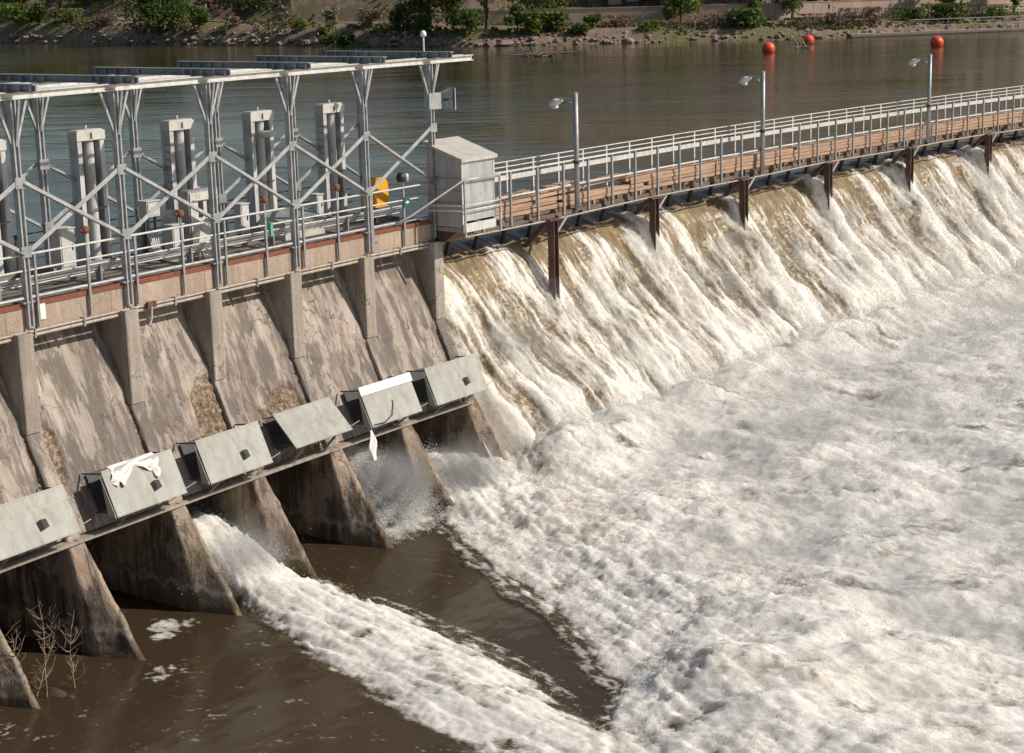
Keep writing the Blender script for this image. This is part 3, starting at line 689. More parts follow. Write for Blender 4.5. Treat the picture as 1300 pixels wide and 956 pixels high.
cpart('sloping_rail', MB().tube([(12.9, -.15, -6.33), (13.4, -.2, -6.22), (14.46, of, -5.26), (16.05, of, -5.28), (16.1, -.2, -5.35)], .032, 8), M['galv'], t, True)
for z in (-5.98, -6.12): cpart('rail', MB().tube([(13.9, -.15, z + .03), (14.46, of, z), (16.05, of, z), (16.1, -.2, z)], .022, 7), M['white'], t, True)
for p in [(14.47, of), (16.05, of), (14.47, -.2), (16.12, -.3)]: cpart('post', MB().bar((p[0], p[1], -6.85), (p[0], p[1], -5.28), .05, .05), M['galv'], t)

# ---- steel covers over the sluice openings
BX = [(-2.25, -.05, 'leftmost cover plate, partly cut off at the picture edge, with a rusty seam', 0), (1.02, 3.08, 'cover plate with a crumpled white tarp over its top corner', 1), (3.85, 5.9, 'plain cover plate with a dark vent, just left of the blank one', 2),
      (6.7, 8.75, 'blank cover plate without any vent, tilted flatter than the others', 3), (9.6, 11.58, 'cover plate capped by a white strip, a hanging cloth at its corner', 4), (12.25, 14.45, 'rightmost cover plate, beside the falls', 5)]
for s0, s1, lab, i in BX:
    sc, w = (s0 + s1) / 2, (s1 - s0) / 2
    t = thing('steel_cover', 'grey steel ' + lab, 'cover', P(sc, -1.1, -11.1), rot_at(sc), 'steel covers over the sluice openings')
    if i == 3: top, bot = (-.12, .93), (-.88, .18)
    else: top, bot = (-.38, 1.0), (-.82, .03)
    tv, bv = Vector((0, *top)), Vector((0, *bot)); dv = (bv - tv).normalized(); nv = Vector((0, dv.z, -dv.y)); 
    if nv.y > 0: nv = -nv
    def pp(x, u, h): q = tv + (bv - tv) * u + nv * h; return (x, q.y, q.z)
    def plate(x0, x1, u0, u1, h0, h1):
        vs = [pp(x, u, h) for h in (h0, h1) for x, u in ((x0, u0), (x1, u0), (x1, u1), (x0, u1))]
        return MB().add(vs, [(3, 2, 1, 0), (4, 5, 6, 7), (0, 1, 5, 4), (1, 2, 6, 5), (2, 3, 7, 6), (3, 0, 4, 7)])
    fp = part('front_plate', plate(-w, w, 0, 1, 0, .03), M['cover'], t)
    for x in (-w + .12, w - .12):
        for u in (.1, .35, .6, .9): part('bolt', plate(x - .012, x + .012, u, u + .022, .031, .042), M['galvd'], fp)
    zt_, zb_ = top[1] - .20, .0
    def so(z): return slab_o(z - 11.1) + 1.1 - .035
    part('shadow_sheet', MB().add([(x, so(z) - d, z) for d in (0, .02) for x, z in ((-w + .14, zt_), (-w + .75, zt_), (-w + .75, zb_), (-w + .14, zb_))], [(3, 2, 1, 0), (4, 5, 6, 7), (0, 1, 5, 4), (1, 2, 6, 5), (2, 3, 7, 6), (3, 0, 4, 7)]), M['covershadow'], t)  # added dark sheet on the slab, painting in the shadow beside the cover
    for x in (-w + .06, w - .06):
        for u in (.06, .9):
            q_ = pp(x, u, -.01); part('strut', MB().bar(q_, (x, so(q_[2] - .1), q_[2] - .1), .03, .03), M['darksteel'], t)
    if i != 3:
        x = -w - .03
        vs = [(x, top[0] - .02, top[1] - .1), (x, bot[0] + .0, bot[1]), (x, bot[0] + .24, bot[1] + .0)]; vs += [(p_[0] + .02, p_[1], p_[2]) for p_ in vs]
        part('side_flange', MB().add(vs, [(2, 1, 0), (3, 4, 5), (0, 1, 4, 3), (1, 2, 5, 4), (2, 0, 3, 5)]), M['cover'], t)
    if i in (0, 1, 2, 5):
        u0 = .55; x0 = .12 if i != 5 else .2
        part('vent_box', MB().add([pp(x0, u0, .032), pp(x0 + .08, u0 - .03, .10), pp(x0 + .11, u0 + .16, .10), pp(x0 + .03, u0 + .2, .032), pp(x0 + .27, u0 - .02, .032), pp(x0 + .30, u0 + .15, .032)],
             [(0, 1, 2, 3), (1, 4, 5, 2), (0, 4, 1), (3, 2, 5)]), M['darksteel'], t)
    if i == 0: part('seam_strip', plate(-w, w, .3, .325, .031, .038), M['pipe'], t)
    if i == 4:
        part('top_strip', plate(-w - .03, w + .03, -.02, .2, .031, .06), M['signw'], t)
        part('hose', MB().tube([pp(-w + .05, .95, .06), pp(-w + .45, .97, .08), pp(-w + .8, .85, .08), pp(-w + 1.0, .6, .05), pp(-w + 1.02, .5, .04)], .014, 6), M['black'], t)
    for u in (.02, .965): part('stiffening_rib', plate(-w, w, u, u + .018, .031, .041), M['cover'], fp)
    part('chain', MB().tube([(w, bot[0] + .15, bot[1] + .1), (w + .2, bot[0] + .2, bot[1] + .04), (w + .5, bot[0] + .2, bot[1] + .1)], .012, 5), M['galv'], t)
    for x in (-w * .6, w * .5): part('bracket', MB().bar((x, -.35, -.32), (x, bot[0] + .1, bot[1] - .02), .06, .05), M['galvd'], t)
# crumpled tarp on the second cover, cloth on the fifth
def cloth(name, lab, cat, pts_u, pts_v, f, loc, rot, mat, th=.012):
    n, m = pts_u, pts_v; G = np.array([[f(i / (n - 1), j / (m - 1)) for j in range(m)] for i in range(n)])
    me = grid_mesh(name, G, mat); o = link(name, me); o.location = loc; o.rotation_euler = (0, 0, rot)
    sf = o.modifiers.new('thick', 'SOLIDIFY'); sf.thickness = th
    return props(o, lab, cat)
s0, s1 = BX[1][0], BX[1][1]; sc = (s0 + s1) / 2
def ftarp(u, v):
    x = -.83 + 1.35 * u; tv = Vector((0, -.38, 1.0)); bv = Vector((0, -.82, .03)); dv = bv - tv; nv = Vector((0, -.91, .41))
    down_ = (-.02 + v * (.36 - .17 * u + .13 * math.sin(u * 9) + (.18 if u > .88 else 0) - (.1 if .08 < u < .16 else 0)))
    h = .05 + .035 * math.sin(u * 23 + v * 5) * v + .03 * math.sin(v * 14 + u * 9)
    q = tv + dv * down_ + nv * abs(h); return (x + .05 * math.sin(v * 6), q.y + (.10 * (1 - v) ** 6), q.z)
cloth('tarp', 'crumpled white tarp draped over the top of the second cover', 'tarp', 44, 18, ftarp, P(sc, -1.1, -11.1), rot_at(sc), M['cloth'])
def fstrap(u, v): 
    return ((u - .5) * (.10 + .16 * math.sin(v * 3.0)) + .10 * v, -.03 * math.sin(u * 5 + v * 8), -.85 * v)
cloth('hanging_cloth', 'torn white cloth strip hanging from the corner of the fifth cover', 'cloth', 8, 22, fstrap, P(9.5, -1.95, -11.1), rot_at(9.5), M['cloth'])
#@@BRIDGE
# ------------------------------------------------------------------ footbridge over the falls
fb = thing('footbridge', 'long service footbridge on rusty steel legs over the falls, stacked with weathered timber', 'footbridge', P(30, .3, -7))
SE = 66.0
def along(s0, s1, step=2.5):
    n = max(2, int((s1 - s0) / step) + 1); return np.linspace(s0, s1, n)
def run_tube(name, mat, par, s0, s1, doff, z, r, n=7):
    cpart(name, MB().tube([(s, ob(s) + doff, z) for s in along(s0, s1)], r, n), mat, par, True)
def run_box(s0, s1, da, db, z0, z1, n=2):
    mb = MB(); xs = np.linspace(s0, s1, n + 1); vs = []
    for x in xs:
        o_ = ob(x); vs += [(x, o_ + da, z0), (x, o_ + db, z0), (x, o_ + db, z1), (x, o_ + da, z1)]
    fs = [(3, 2, 1, 0), tuple(4 * n + k for k in range(4))]
    for i in range(n):
        for k in range(4): a = 4 * i + k; b = 4 * i + (k + 1) % 4; fs.append((a, b, b + 4, a + 4))
    return mb.add(vs, fs)
LEGS = [19.95, 25.7, 31.45, 37.5, 43.9, 50.65, 57.4, 64.2]
for s in LEGS:
    o_ = ob(s) - .22
    cpart('leg', MB().ibeam((s, o_, -14.4), (s, o_, -7.1), .24, .24, .03, (0, 1, 0)), M['brown'], fb)
    cpart('brace', MB().bar((s - .05, o_ + .15, -7.15), (s - .1, o_ + 1.15, -8.15), .14, .14), M['brown'], fb)
    cpart('knee_brace', MB().bar((s + .05, o_, -7.65), (s + .75, o_ + .05, -7.12), .05, .07, (0, 1, 0)), M['pipe'], fb)
    cpart('cap_plate', MB().box(s - .3, s + .25, o_ - .14, o_ + .2, -7.13, -7.08), M['brown'], fb)
i = 0; s = 16.2
while s < SE:
    cpart('cross_beam', MB().box(s, s + .12, ob(s) - .12, ob(s) + .98, -7.03, -6.84), M['bwood'], fb)
    for q in (.35, .62, .9):
        if random.random() < .8: cpart('cleat', MB().box(s + q, s + q + .07, ob(s) + .02, ob(s) + .10, -7.03, -6.82), M['pipe' if random.random() < .4 else 'bwood'], fb)
    if random.random() < .8:
        L_ = random.uniform(.9, 1.3); cpart('lower_board', run_box(s + .15, s + .1 + L_, -.10, -.05, -7.08, -6.97 + random.uniform(0, .04)), M['bwood'], fb)
    cpart('flashboard_post', MB().bar((s + .3, ob(s) + 1.25, -8.0), (s + .3, ob(s) + .95, -6.95), .09, .12), M['darksteel'], fb)
    s += 1.345; i += 1
run_parts = [(.06, -6.95, -6.86), (.4, -6.95, -6.86), (.8, -6.95, -6.86)]
for a in np.arange(16.1, SE, 4.5):
    for da, z0, z1 in run_parts: cpart('stringer', run_box(a, min(a + 4.48, SE), da, da + .09, z0, z1), M['bwood'], fb)
    cpart('back_board', run_box(a, min(a + 4.46, SE), .93, .97, -6.98, -6.80), M['bwood'], fb)
# timber boards, four or five high, each its own part
a = 16.08; bi = 0
for lay in range(4):
    a = 16.08 - lay * .9; hh = [.13, .115, .12, .115][lay]; z0 = -6.83 + sum([.13, .115, .12, .115][:lay]) + .004 * lay
    while a < SE:
        L_ = random.uniform(4.6, 6.8); b = min(a + L_, SE); s0 = max(a, 16.08)
        if b - s0 > .4:
            gap = lay in (1, 2, 3) and random.random() < (.03 if a > 24 else .28)
            jit = random.uniform(-.012, .012); cut = random.uniform(.08, .4) if gap else .012
            tilt = random.uniform(-.003, .003) + (random.uniform(-.03, .03) if s0 < 21 and lay > 1 else 0)
            mb = run_box(s0, b - cut, .04 + jit, .52 + jit * .5 - lay * .03, z0, z0 + hh - .008, 3)
            mb.v = [(x, y + .02 * math.sin(x * 2.1 + lay), z + tilt * (x - s0)) for x, y, z in mb.v]
            cpart('timber_board', mb, M['timber'], fb)
        a = b + (0 if b < SE else 1)
for k, (s0, z0, tl) in enumerate([(18.0, -6.31, .04), (19.9, -6.32, -.02), (20.3, -6.24, .02)]):
    mb = run_box(s0, s0 + 1.6, .2, .5, z0, z0 + .05, 3); mb.v = [(x, y + .1 * (x - s0), z + tl * (x - s0)) for x, y, z in mb.v]; cpart('loose_board', mb, M['timber'], fb)
t = thing('footbridge_conduit', 'thin pale conduit running under the outer edge of the footbridge', 'pipe', P(30, .3, -7.12))
cpart('tube', MB().tube([(s, ob(s) - .15, -7.11 + .02 * math.sin(s * .55)) for s in np.arange(15, SE, 1.0)], .028, 7), M['pipe'], t, True)
nr = thing('near_railing', 'galvanised railing on the downstream side of the footbridge', 'railing', P(30, .3, -6.2))
s = 16.65
while s < SE:
    cpart('post', MB().bar((s, ob(s) - .12, -7.06), (s, ob(s) - .12, -5.45), .065, .065), M['galvd'], nr); s += 1.345
run_tube('top_rail', M['white'], nr, 16.1, SE, -.10, -5.45, .018); run_tube('middle_rail', M['white'], nr, 16.1, SE, -.06, -6.19, .032)
fr_ = thing('far_railing', 'white railing with a deep toe board on the river side of the footbridge', 'railing', P(30, 1.2, -6.2))
s = 16.4
while s < SE:
    cpart('post', MB().bar((s, ob(s) + .88, -6.9), (s, ob(s) + .88, -5.31), .065, .065), M['white'], fr_); s += 1.345
for z, r_ in ((-5.31, .020), (-5.46, .020), (-5.60, .020)): run_tube('rail', M['white'], fr_, 16.1, SE, .86, z, r_)
for a in np.arange(16.2, SE, 5.4): cpart('side_board', run_box(a, min(a + 5.38, SE), .82, .85, -5.86, -5.71, 3), M['white'], fr_)
LL = ['nearest the metal cabin', 'the middle one of three', 'the rightmost']
for k, s in enumerate([21.3, 32.75, 45.4]):
    t = thing('street_lamp', 'grey pole lamp with white head on the footbridge, ' + LL[k], 'street lamp', P(s, ob(s) - .2, -7.0), rot_at(s), 'lamps along the footbridge')
    part('pole', MB().tube([(0, 0, 0), (0, 0, 3.62)], .085, 14, .075), M['galvd'], t, True)
    part('pole_cap', MB().lathe([(.08, 0), (.08, .03), (.02, .05)], 12, (0, 0, 3.61)), M['galvd'], t)
    part('arm', MB().tube([(0, .05, 3.44), (-.02, .62, 3.45)], .03, 8), M['galv'], t); part('arm_brace', MB().tube([(0, .07, 3.12), (-.01, .18, 3.33), (-.02, .40, 3.42)], .018, 7), M['galv'], t)
    mb = MB(); prof = [(.50, .035, .045), (.56, .06, .06), (.64, .13, .10), (.76, .165, .125), (.88, .15, .115), (.96, .09, .08), (1.0, .02, .02)]; n = 14
    vs = [(w_ * math.cos(2 * math.pi * j / n) - .02, y, 3.40 - (y - .5) * .30 + h_ * math.sin(2 * math.pi * j / n)) for y, w_, h_ in prof for j in range(n)]
    fs = [(i * n + j, i * n + (j + 1) % n, (i + 1) * n + (j + 1) % n, (i + 1) * n + j) for i in range(len(prof) - 1) for j in range(n)] + [tuple(range(n))[::-1], tuple((len(prof) - 1) * n + j for j in range(n))]
    hd = part('lamp_head', mb.add(vs, fs), M['signw'], t, True)
    part('lens', MB().lathe([(.03, -.09), (.09, -.06), (.11, 0)], 14, (-.02, .78, 3.21)), M['lampglass'], hd, True)
    part('pole_band', MB().tube([(0, 0, 1.45), (0, 0, 1.55)], .095, 12), M['darksteel'], t)

# ------------------------------------------------------------------ falling water over the spillway
sg = np.concatenate([np.arange(14.35, 30, .045), np.arange(30, 68, .065)])
pl_o = [3.6, 2.4, 1.55, .95, .45, .05, -.75, -1.55, -2.3, -3.1]; pl_z = [-7.67, -7.68, -7.72, -7.92, -8.42, -9.15, -10.45, -11.85, -13.1, -14.5]
cl = np.concatenate([[0], np.cumsum(np.hypot(np.diff(pl_o), np.diff(pl_z)))]); LT = cl[-1]
tg = np.arange(0, LT, .05)
Sg, Tg = np.meshgrid(sg, tg, indexing='ij')
def oz(T): return np.interp(T, cl, pl_o), np.interp(T, cl, pl_z)
bo, bz = oz(Tg); e = .2; o1, z1 = oz(Tg + e); o0, z0 = oz(Tg - e); tl_ = np.hypot(o1 - o0, z1 - z0) + 1e-6
no, nz = (z1 - z0) / tl_, -(o1 - o0) / tl_             # outward (downstream, up) normal in the (o, z) plane
U = Tg - 2.0                                            # metres below the lip
obg = np.interp(Sg, [14, 20, 30, 40, 50, 60], [-.1, 0, .35, .65, .9, 1.1])
warp = Sg - .27 * U + .25 * perlin(Sg * .7, U * .35, 77) * sm(0, 2, U)
st1 = fbm(warp * .95, U * .16, 3, 11); st2 = fbm(warp * 3.2, U * .28, 4, 12, .6); st3 = fbm(warp * 8, U * 1.0, 3, 13, .6); soft = fbm(warp * 1.1, U * .7, 4, 19, .55)
clump = fbm(warp * 1.6, U * 1.0, 5, 14, .55, True); fine = fbm(warp * 6.5, U * 4.2, 4, 15, .6); big = perlin((Sg - .27 * U) * .23, U * .12, 18); grain = rng.normal(0, 1, Sg.shape)
plume = np.zeros_like(Sg)
for lp in LEGS: plume += (.06 if lp < 22 else 1.) * np.exp(-((Sg - lp + .25 - .22 * U) / (.35 + .10 * np.clip(U, 0, 9))) ** 2)
plume += np.exp(-((Sg - 14.8) / .5) ** 2) * .6
post_w = .5 + .5 * np.cos((Sg - 16.5) / 1.345 * TAU)
grow = sm(.2, 3.2, U)
disp = grow * (.50 * st1 + .11 * st2 + .34 * soft * sm(.5, 4, U) + .05 * fine + .035 * st3 + .013 * grain) * 1.2 + plume * .62 * sm(.1, 1.3, U) * (1 - .6 * sm(2.5, 6, U))
disp += sm(-.6, 0, U) * (1 - sm(.8, 2.4, U)) * (.09 * abs(np.sin((Sg - 16.5) / 1.345 * math.pi)) + .05 * perlin(Sg * 4.5, U * .5, 31))
disp += .55 * sm(3.4, 6.2, U) * (1 + .5 * big)
disp = disp * sm(14.75, 15.7, Sg) - .26 * sm(15.1, 14.7, Sg); tanv = np.ones_like(Sg)
foam = -.08 + .62 * sm(-.15, 2.3, U + 1.2 * st1 + 1.0 * big) + 1.9 * st1 * sm(0, 1, U) + 1.25 * st2 + .9 * st3 - .10 * sm(1, 3, U) - .5 * sm(.0, .35, big) * sm(5, 2, U) + .75 * plume * sm(.05, .5, U) + .35 * sm(4.0, 6.0, U) + .35 * clump * grow
foam -= .28 * sm(.3, .9, post_w) * (1 - sm(.3, 1.6, U))
Q = np.stack([Sg, bo + obg + no * disp * (-1 if False else 1), bz + nz * disp], -1)
# normal orientation: push downstream (o decreases)
sgn = np.where(no > 0, -1, 1); Q[..., 1] = bo + obg + no * sgn * disp; Q[..., 2] = bz + nz * sgn * disp
Q[..., 2] = np.where(U < 0, bz + .03 * perlin(Sg * 2, Tg * 2, 5) * sm(-2, -.5, U) + np.clip(disp, 0, .1) * sm(-.6, 0, U), Q[..., 2])
wf = link('waterfall', grid_mesh('waterfall', Pn(Q[..., 0], Q[..., 1], Q[..., 2]) - np.array(P(30, 0, -14)), M['foam'], Q, {'foam': foam, 'tan': tanv})); wf.location = P(30, 0, -14)
props(wf, kind='structure')
NQ = Q; NU = U; Nfoam = foam

# ------------------------------------------------------------------ white water and brown shallows below the dam
sg = np.concatenate([np.arange(-9, 16, .055), np.arange(16, 34, .075), np.arange(34, 70, .11)])
og = np.concatenate([np.arange(2.8, -14, -.055), np.arange(-14, -26, -.075)])
Sg, Og = np.meshgrid(sg, og, indexing='ij')
nse = fbm(Sg * .9, Og * .9, 4, 50); nse2 = fbm(Sg * 3.2, Og * 2.2, 4, 51)
def ip(o, pts): p = sorted(pts); return np.interp(o, [a for a, b in p], [b for a, b in p])
sB = ip(Og, [(3, 10.9), (-1.1, 11.3), (-2.0, 11.3), (-2.86, 11.05), (-4.2, 10.0), (-5.57, 9.1), (-7.29, 8.1), (-9.29, 6.9), (-10.75, 5.7), (-11.64, 4.85), (-12.3, 4.6), (-13.2, 2.5), (-15, 0), (-23, -3)])
sAu = ip(Og, [(3, 5.7), (-2.6, 6.2), (-3.83, 6.5), (-5.7, 6.4), (-7.63, 6.0), (-9.08, 5.55), (-10.61, 4.85), (-11.57, 4.3), (-13, 3.6), (-23, 3)])
sAl = ip(Og, [(3, 3.6), (-2.5, 3.6), (-3.05, 3.4), (-5.66, 2.3), (-7.5, 1.6), (-12, .1), (-16, -1.3), (-23, -4)])
cA = Sg - .2 * Og; cB = Sg - .6 * Og; stA = fbm(cA * 3.2, Og * .45, 4, 52, .6); stB = fbm(cB * 2.4, Og * .55, 4, 53, .6); stC = fbm(cB * 7, Og * 2.2, 3, 54, .6)
edge = .12 * nse2 + .20 * nse + .55 * stB + .25 * stC
dB = (Sg - sB) * .75 + edge * sm(0, -2, Og); dA = np.minimum(sAu - .55 * sm(-3, -5, Og) - Sg, Sg - sAl) * .8 + (.14 * nse2 + .5 * stA + .2 * stC)
inB = sm(-.05, .5, dB); inA = sm(-.1, .6, dA)
splash = sm(.15, -.15, np.abs(Sg - 10.15) - 1.1) * sm(-3.1, -2.4, Og + nse * .4)
mask = np.maximum(inB, inA)
wl = Og + .35 * Sg * 0
drift = fbm((Sg + .25 * Og) * .33, Og * .22, 4, 60); hump = fbm((Sg + .35 * Og) * .50, Og * .36, 4, 61, .5) * 1.6
mid = fbm((Sg + .35 * Og) * 1.9, Og * 1.2, 5, 62, .6) * 1.7; torn = fbm(Sg * 2.6 + 1.2 * nse2, Og * 2.0 + 1.2 * nse, 5, 67, .68, True); tiny = fbm(Sg * 4.5, Og * 3.6, 3, 64, .65, True); grain = rng.normal(0, 1, Sg.shape)
toe = np.interp(Sg, [14, 20, 30, 40, 50, 60], [-2.6, -2.6, -2.3, -1.9, -1.6, -1.4])
boil = np.exp(-((Og - toe + .6) / 1.5) ** 2) * sm(14.3, 16, Sg)
hB = .12 + .55 * sm(0, 3.5, dB) + sm(.3, 4, dB) * (.95 * drift + .20 * hump) + (.12 * mid + .10 * stB * sm(9, 1, dB) + .07 * torn) * sm(0, 1.2, dB) + .035 * tiny + .012 * grain + boil * (.75 + .35 * hump)
bay = np.exp(-((Og + .7) / 2.1) ** 2) * sm(11.5, 11.9, Sg) * sm(15.2, 14.2, Sg) * (.62 - .25 * sm(12.5, 14.2, Sg))
hB = hB + bay * (1.05 + .5 * nse) 
hA = .04 + .22 * sm(0, 1.6, dA) + .06 * mid * sm(0, .8, dA) + .10 * stA * sm(0, .8, dA) + .04 * tiny + .008 * grain + 1.35 * np.exp(-((Og + .3) / 1.9) ** 2) * sm(-.05, .35, dA) * sm(0, .5, dA) + .10 * np.exp(-((Og + 4) / 3.5) ** 2) * sm(0, .8, dA) + .15 * hump * sm(0, 1, dA)
calm = .012 * fbm(Sg * 1.3, Og * 2.4, 4, 65) + .02 * fbm(Sg * .5, Og * .4, 3, 66)
H = -13.92 + calm * (1 - mask) + np.maximum(inB * hB, inA * hA) + splash * (.15 + .3 * mid)
lip = np.exp(-(dB / .16) ** 2) * .06 * sm(-2, -3, Og); H = H + lip
hol = fbm((Sg + .3 * Og) * .55, Og * .4, 5, 70, .55); hol2 = fbm(Sg * 1.6, Og * 1.2, 5, 71, .6)
fm = mask * (1.02 - .50 * sm(.0, .34, hol + .35 * hol2) - .16 * sm(.2, .4, hol + .3 * hol2) + .26 * mid - .10 * hump + .30 * torn)
fm = fm + mask * (.75 * stA * sm(.0, .4, inA - inB) + (.55 * stB + .35 * stC) * sm(7.5, 0, dB)) + (1 - mask) * (-.5)
# thin foam lines at the edge of the brown sheet
fm = np.maximum(fm, .5 * np.exp(-((dB + .02) / .10) ** 2) * sm(-2.6, -3.4, Og)); fm = np.maximum(fm, .42 * np.exp(-((dA + .06) / .08) ** 2) * sm(-4, -5, Og) * sm(3, 4, Sg))
fm = np.maximum(fm, splash * (.55 + .8 * nse2))
for cs, co, r_ in [(2.15, -2.0, .42), (1.75, -2.35, .30), (2.5, -2.25, .25), (.3, -3.7, .26), (.05, -3.95, .16)]:
    fm = np.maximum(fm, .52 * sm(.14, -.06, np.hypot((Sg - cs) / 1.0, (Og - co) / .8) - r_ + .9 * abs(nse2) - .05))
lace = sm(.05, .0, abs(fbm(Sg * 1.5 + nse, Og * 1.1 - nse, 3, 56))) * sm(.0, .25, fbm(Sg * .6, Og * .6, 2, 57)) * (1 - mask) * sm(3.6, 2.6, Sg)
fm = np.maximum(fm, .34 * lace * sm(-1.6, -2.4, Og)); tn = .42 * sm(.2, .6, mask) + .0
Q = np.stack([Sg, Og, H], -1)
props(link('water', grid_mesh('water_surface', Pn(Sg, Og, H), M['foam'], Q, {'foam': fm, 'tan': tn})), kind='structure')

# ------------------------------------------------------------------ flying spray: tiny drops over the falls and jets
def drops(name, pts, sizes, label_kind='stuff'):
    n = len(pts); base = np.array([[1.5, 0, 0], [-.75, 1.3, 0], [-.75, -1.3, .4]], float)
    ang = rng.uniform(0, TAU, (n, 3)); ca, sa_ = np.cos(ang), np.sin(ang)
    b = np.repeat(base[None], n, 0); x = b[..., 0] * ca[:, :1] - b[..., 1] * sa_[:, :1]; y = b[..., 0] * sa_[:, :1] + b[..., 1] * ca[:, :1]; z = b[..., 2]
    y2 = y * ca[:, 1:2] - z * sa_[:, 1:2]; z2 = y * sa_[:, 1:2] + z * ca[:, 1:2]
    V = pts[:, None, :] + np.stack([x, y2, z2 * 1.5], -1) * sizes[:, None, None]
    me = bpy.data.meshes.new(name); me.vertices.add(3 * n); me.vertices.foreach_set('co', V.astype(np.float32).ravel())
    F = np.arange(3 * n).reshape(-1, 3)
    me.loops.add(F.size); me.loops.foreach_set('vertex_index', F.astype(np.int32).ravel()); me.polygons.add(len(F))
    me.polygons.foreach_set('loop_start', np.arange(0, F.size, 3, dtype=np.int32)); me.polygons.foreach_set('loop_total', np.full(len(F), 3, dtype=np.int32))
    me.update(calc_edges=True); me.materials.append(M['drop']); return props(link(name, me), kind='stuff')
NA, NB_ = NQ.shape[:2]
ii = rng.integers(0, NA, 900000); jj = rng.integers(0, NB_, 900000)
w_ = sm(.3, 1.6, NU[ii, jj]) * (.25 + sm(.3, .9, Nfoam[ii, jj])); keep = rng.random(len(ii)) < w_ * .42; ii, jj = ii[keep], jj[keep]
q = NQ[ii, jj]; hgt = rng.exponential(.07, len(q)) * (1 + sm(2, 5, NU[ii, jj]))
pts = Pn(q[:, 0] + rng.normal(0, .04, len(q)), q[:, 1] - hgt * .8, q[:, 2] + hgt * .6 + rng.normal(0, .03, len(q)))
drops('falls_spray', pts, rng.uniform(.004, .009, len(pts)) * np.clip(q[:, 0] / 30, .75, 1.5))
ii = rng.integers(0, Sg.shape[0], 420000); jj = rng.integers(0, Sg.shape[1], 420000)
near = np.exp(-((dB[ii, jj] - .35) / .5) ** 2) + np.exp(-((dA[ii, jj] - .3) / .4) ** 2) + .9 * boil[ii, jj] + .6 * splash[ii, jj] * 2 + bay[ii, jj] * 1.2
vis = (Sg[ii, jj] > 2) & (fm[ii, jj] > .25); keep = (rng.random(len(ii)) < near * .5) & vis; ii, jj = ii[keep], jj[keep]
hgt = rng.exponential(.09, len(ii)) * (1 + 1.3 * bay[ii, jj] + boil[ii, jj])
pts = Pn(Sg[ii, jj] + rng.normal(0, .04, len(ii)), Og[ii, jj], H[ii, jj] + hgt)
drops('jet_spray', pts, rng.uniform(.003, .008, len(pts)))
# torn crests and clots thrown up over the whole churning pool
ii = rng.integers(0, Sg.shape[0], 1500000); jj = rng.integers(0, Sg.shape[1], 1500000)
cr_ = sm(.1, .5, hump[ii, jj] + .8 * mid[ii, jj]) * (dB[ii, jj] > .3) * (fm[ii, jj] > .4) * (Sg[ii, jj] < 60) * (Og[ii, jj] < 1)
keep = rng.random(len(ii)) < cr_ * .55 + .10 * (dB[ii, jj] > .3) + .35 * boil[ii, jj]; ii, jj = ii[keep], jj[keep]
ii = ii[:420000]; jj = jj[:420000]; hgt = rng.exponential(.06, len(ii)) * (1 + 1.6 * boil[ii, jj])
drops('foam_clots', Pn(Sg[ii, jj] + rng.normal(0, .05, len(ii)), Og[ii, jj], H[ii, jj] + hgt), rng.uniform(.005, .013, len(ii)) * np.clip(Sg[ii, jj] / 26, .8, 1.6))
# the burst of water shooting out of the fourth opening
n = 170000; tt = rng.random(n) ** .8; ps = 10.25 + np.clip(rng.normal(0, .6, n), -.95, 1.2) - .3 * tt; po = .2 - 3.3 * tt + rng.normal(0, .12, n)
pz = -12.0 - 1.85 * tt ** 1.6 + rng.normal(0, .26, n) * (.5 + tt) - .25 * abs(ps - 10.2); cl_ = perlin(ps * 2.5, (po + pz) * 2.5, 81) + .6 * perlin(ps * 6, (po - pz) * 6, 82)
kk = (cl_ > -.08) & (pz > -13.8); drops('opening_burst', Pn(ps[kk], po[kk], pz[kk]), rng.uniform(.002, .0065, kk.sum()) * (1 + cl_[kk]))
n = 26000; tt = rng.random(n); ps = 4.7 + rng.normal(0, .55, n); po = .6 - 3.0 * tt; pz = -12.5 - .7 * tt + rng.normal(0, .16, n)
drops('opening_mist', Pn(ps, po, pz), rng.uniform(.003, .008, n))
n = 16000; tt = rng.random(n); ps = 13.0 + rng.normal(0, .65, n); po = -.2 - 2.4 * tt; pz = -12.85 - .5 * tt + rng.normal(0, .12, n)
drops('sluice_mist', Pn(ps, po, pz), rng.uniform(.003, .008, n))

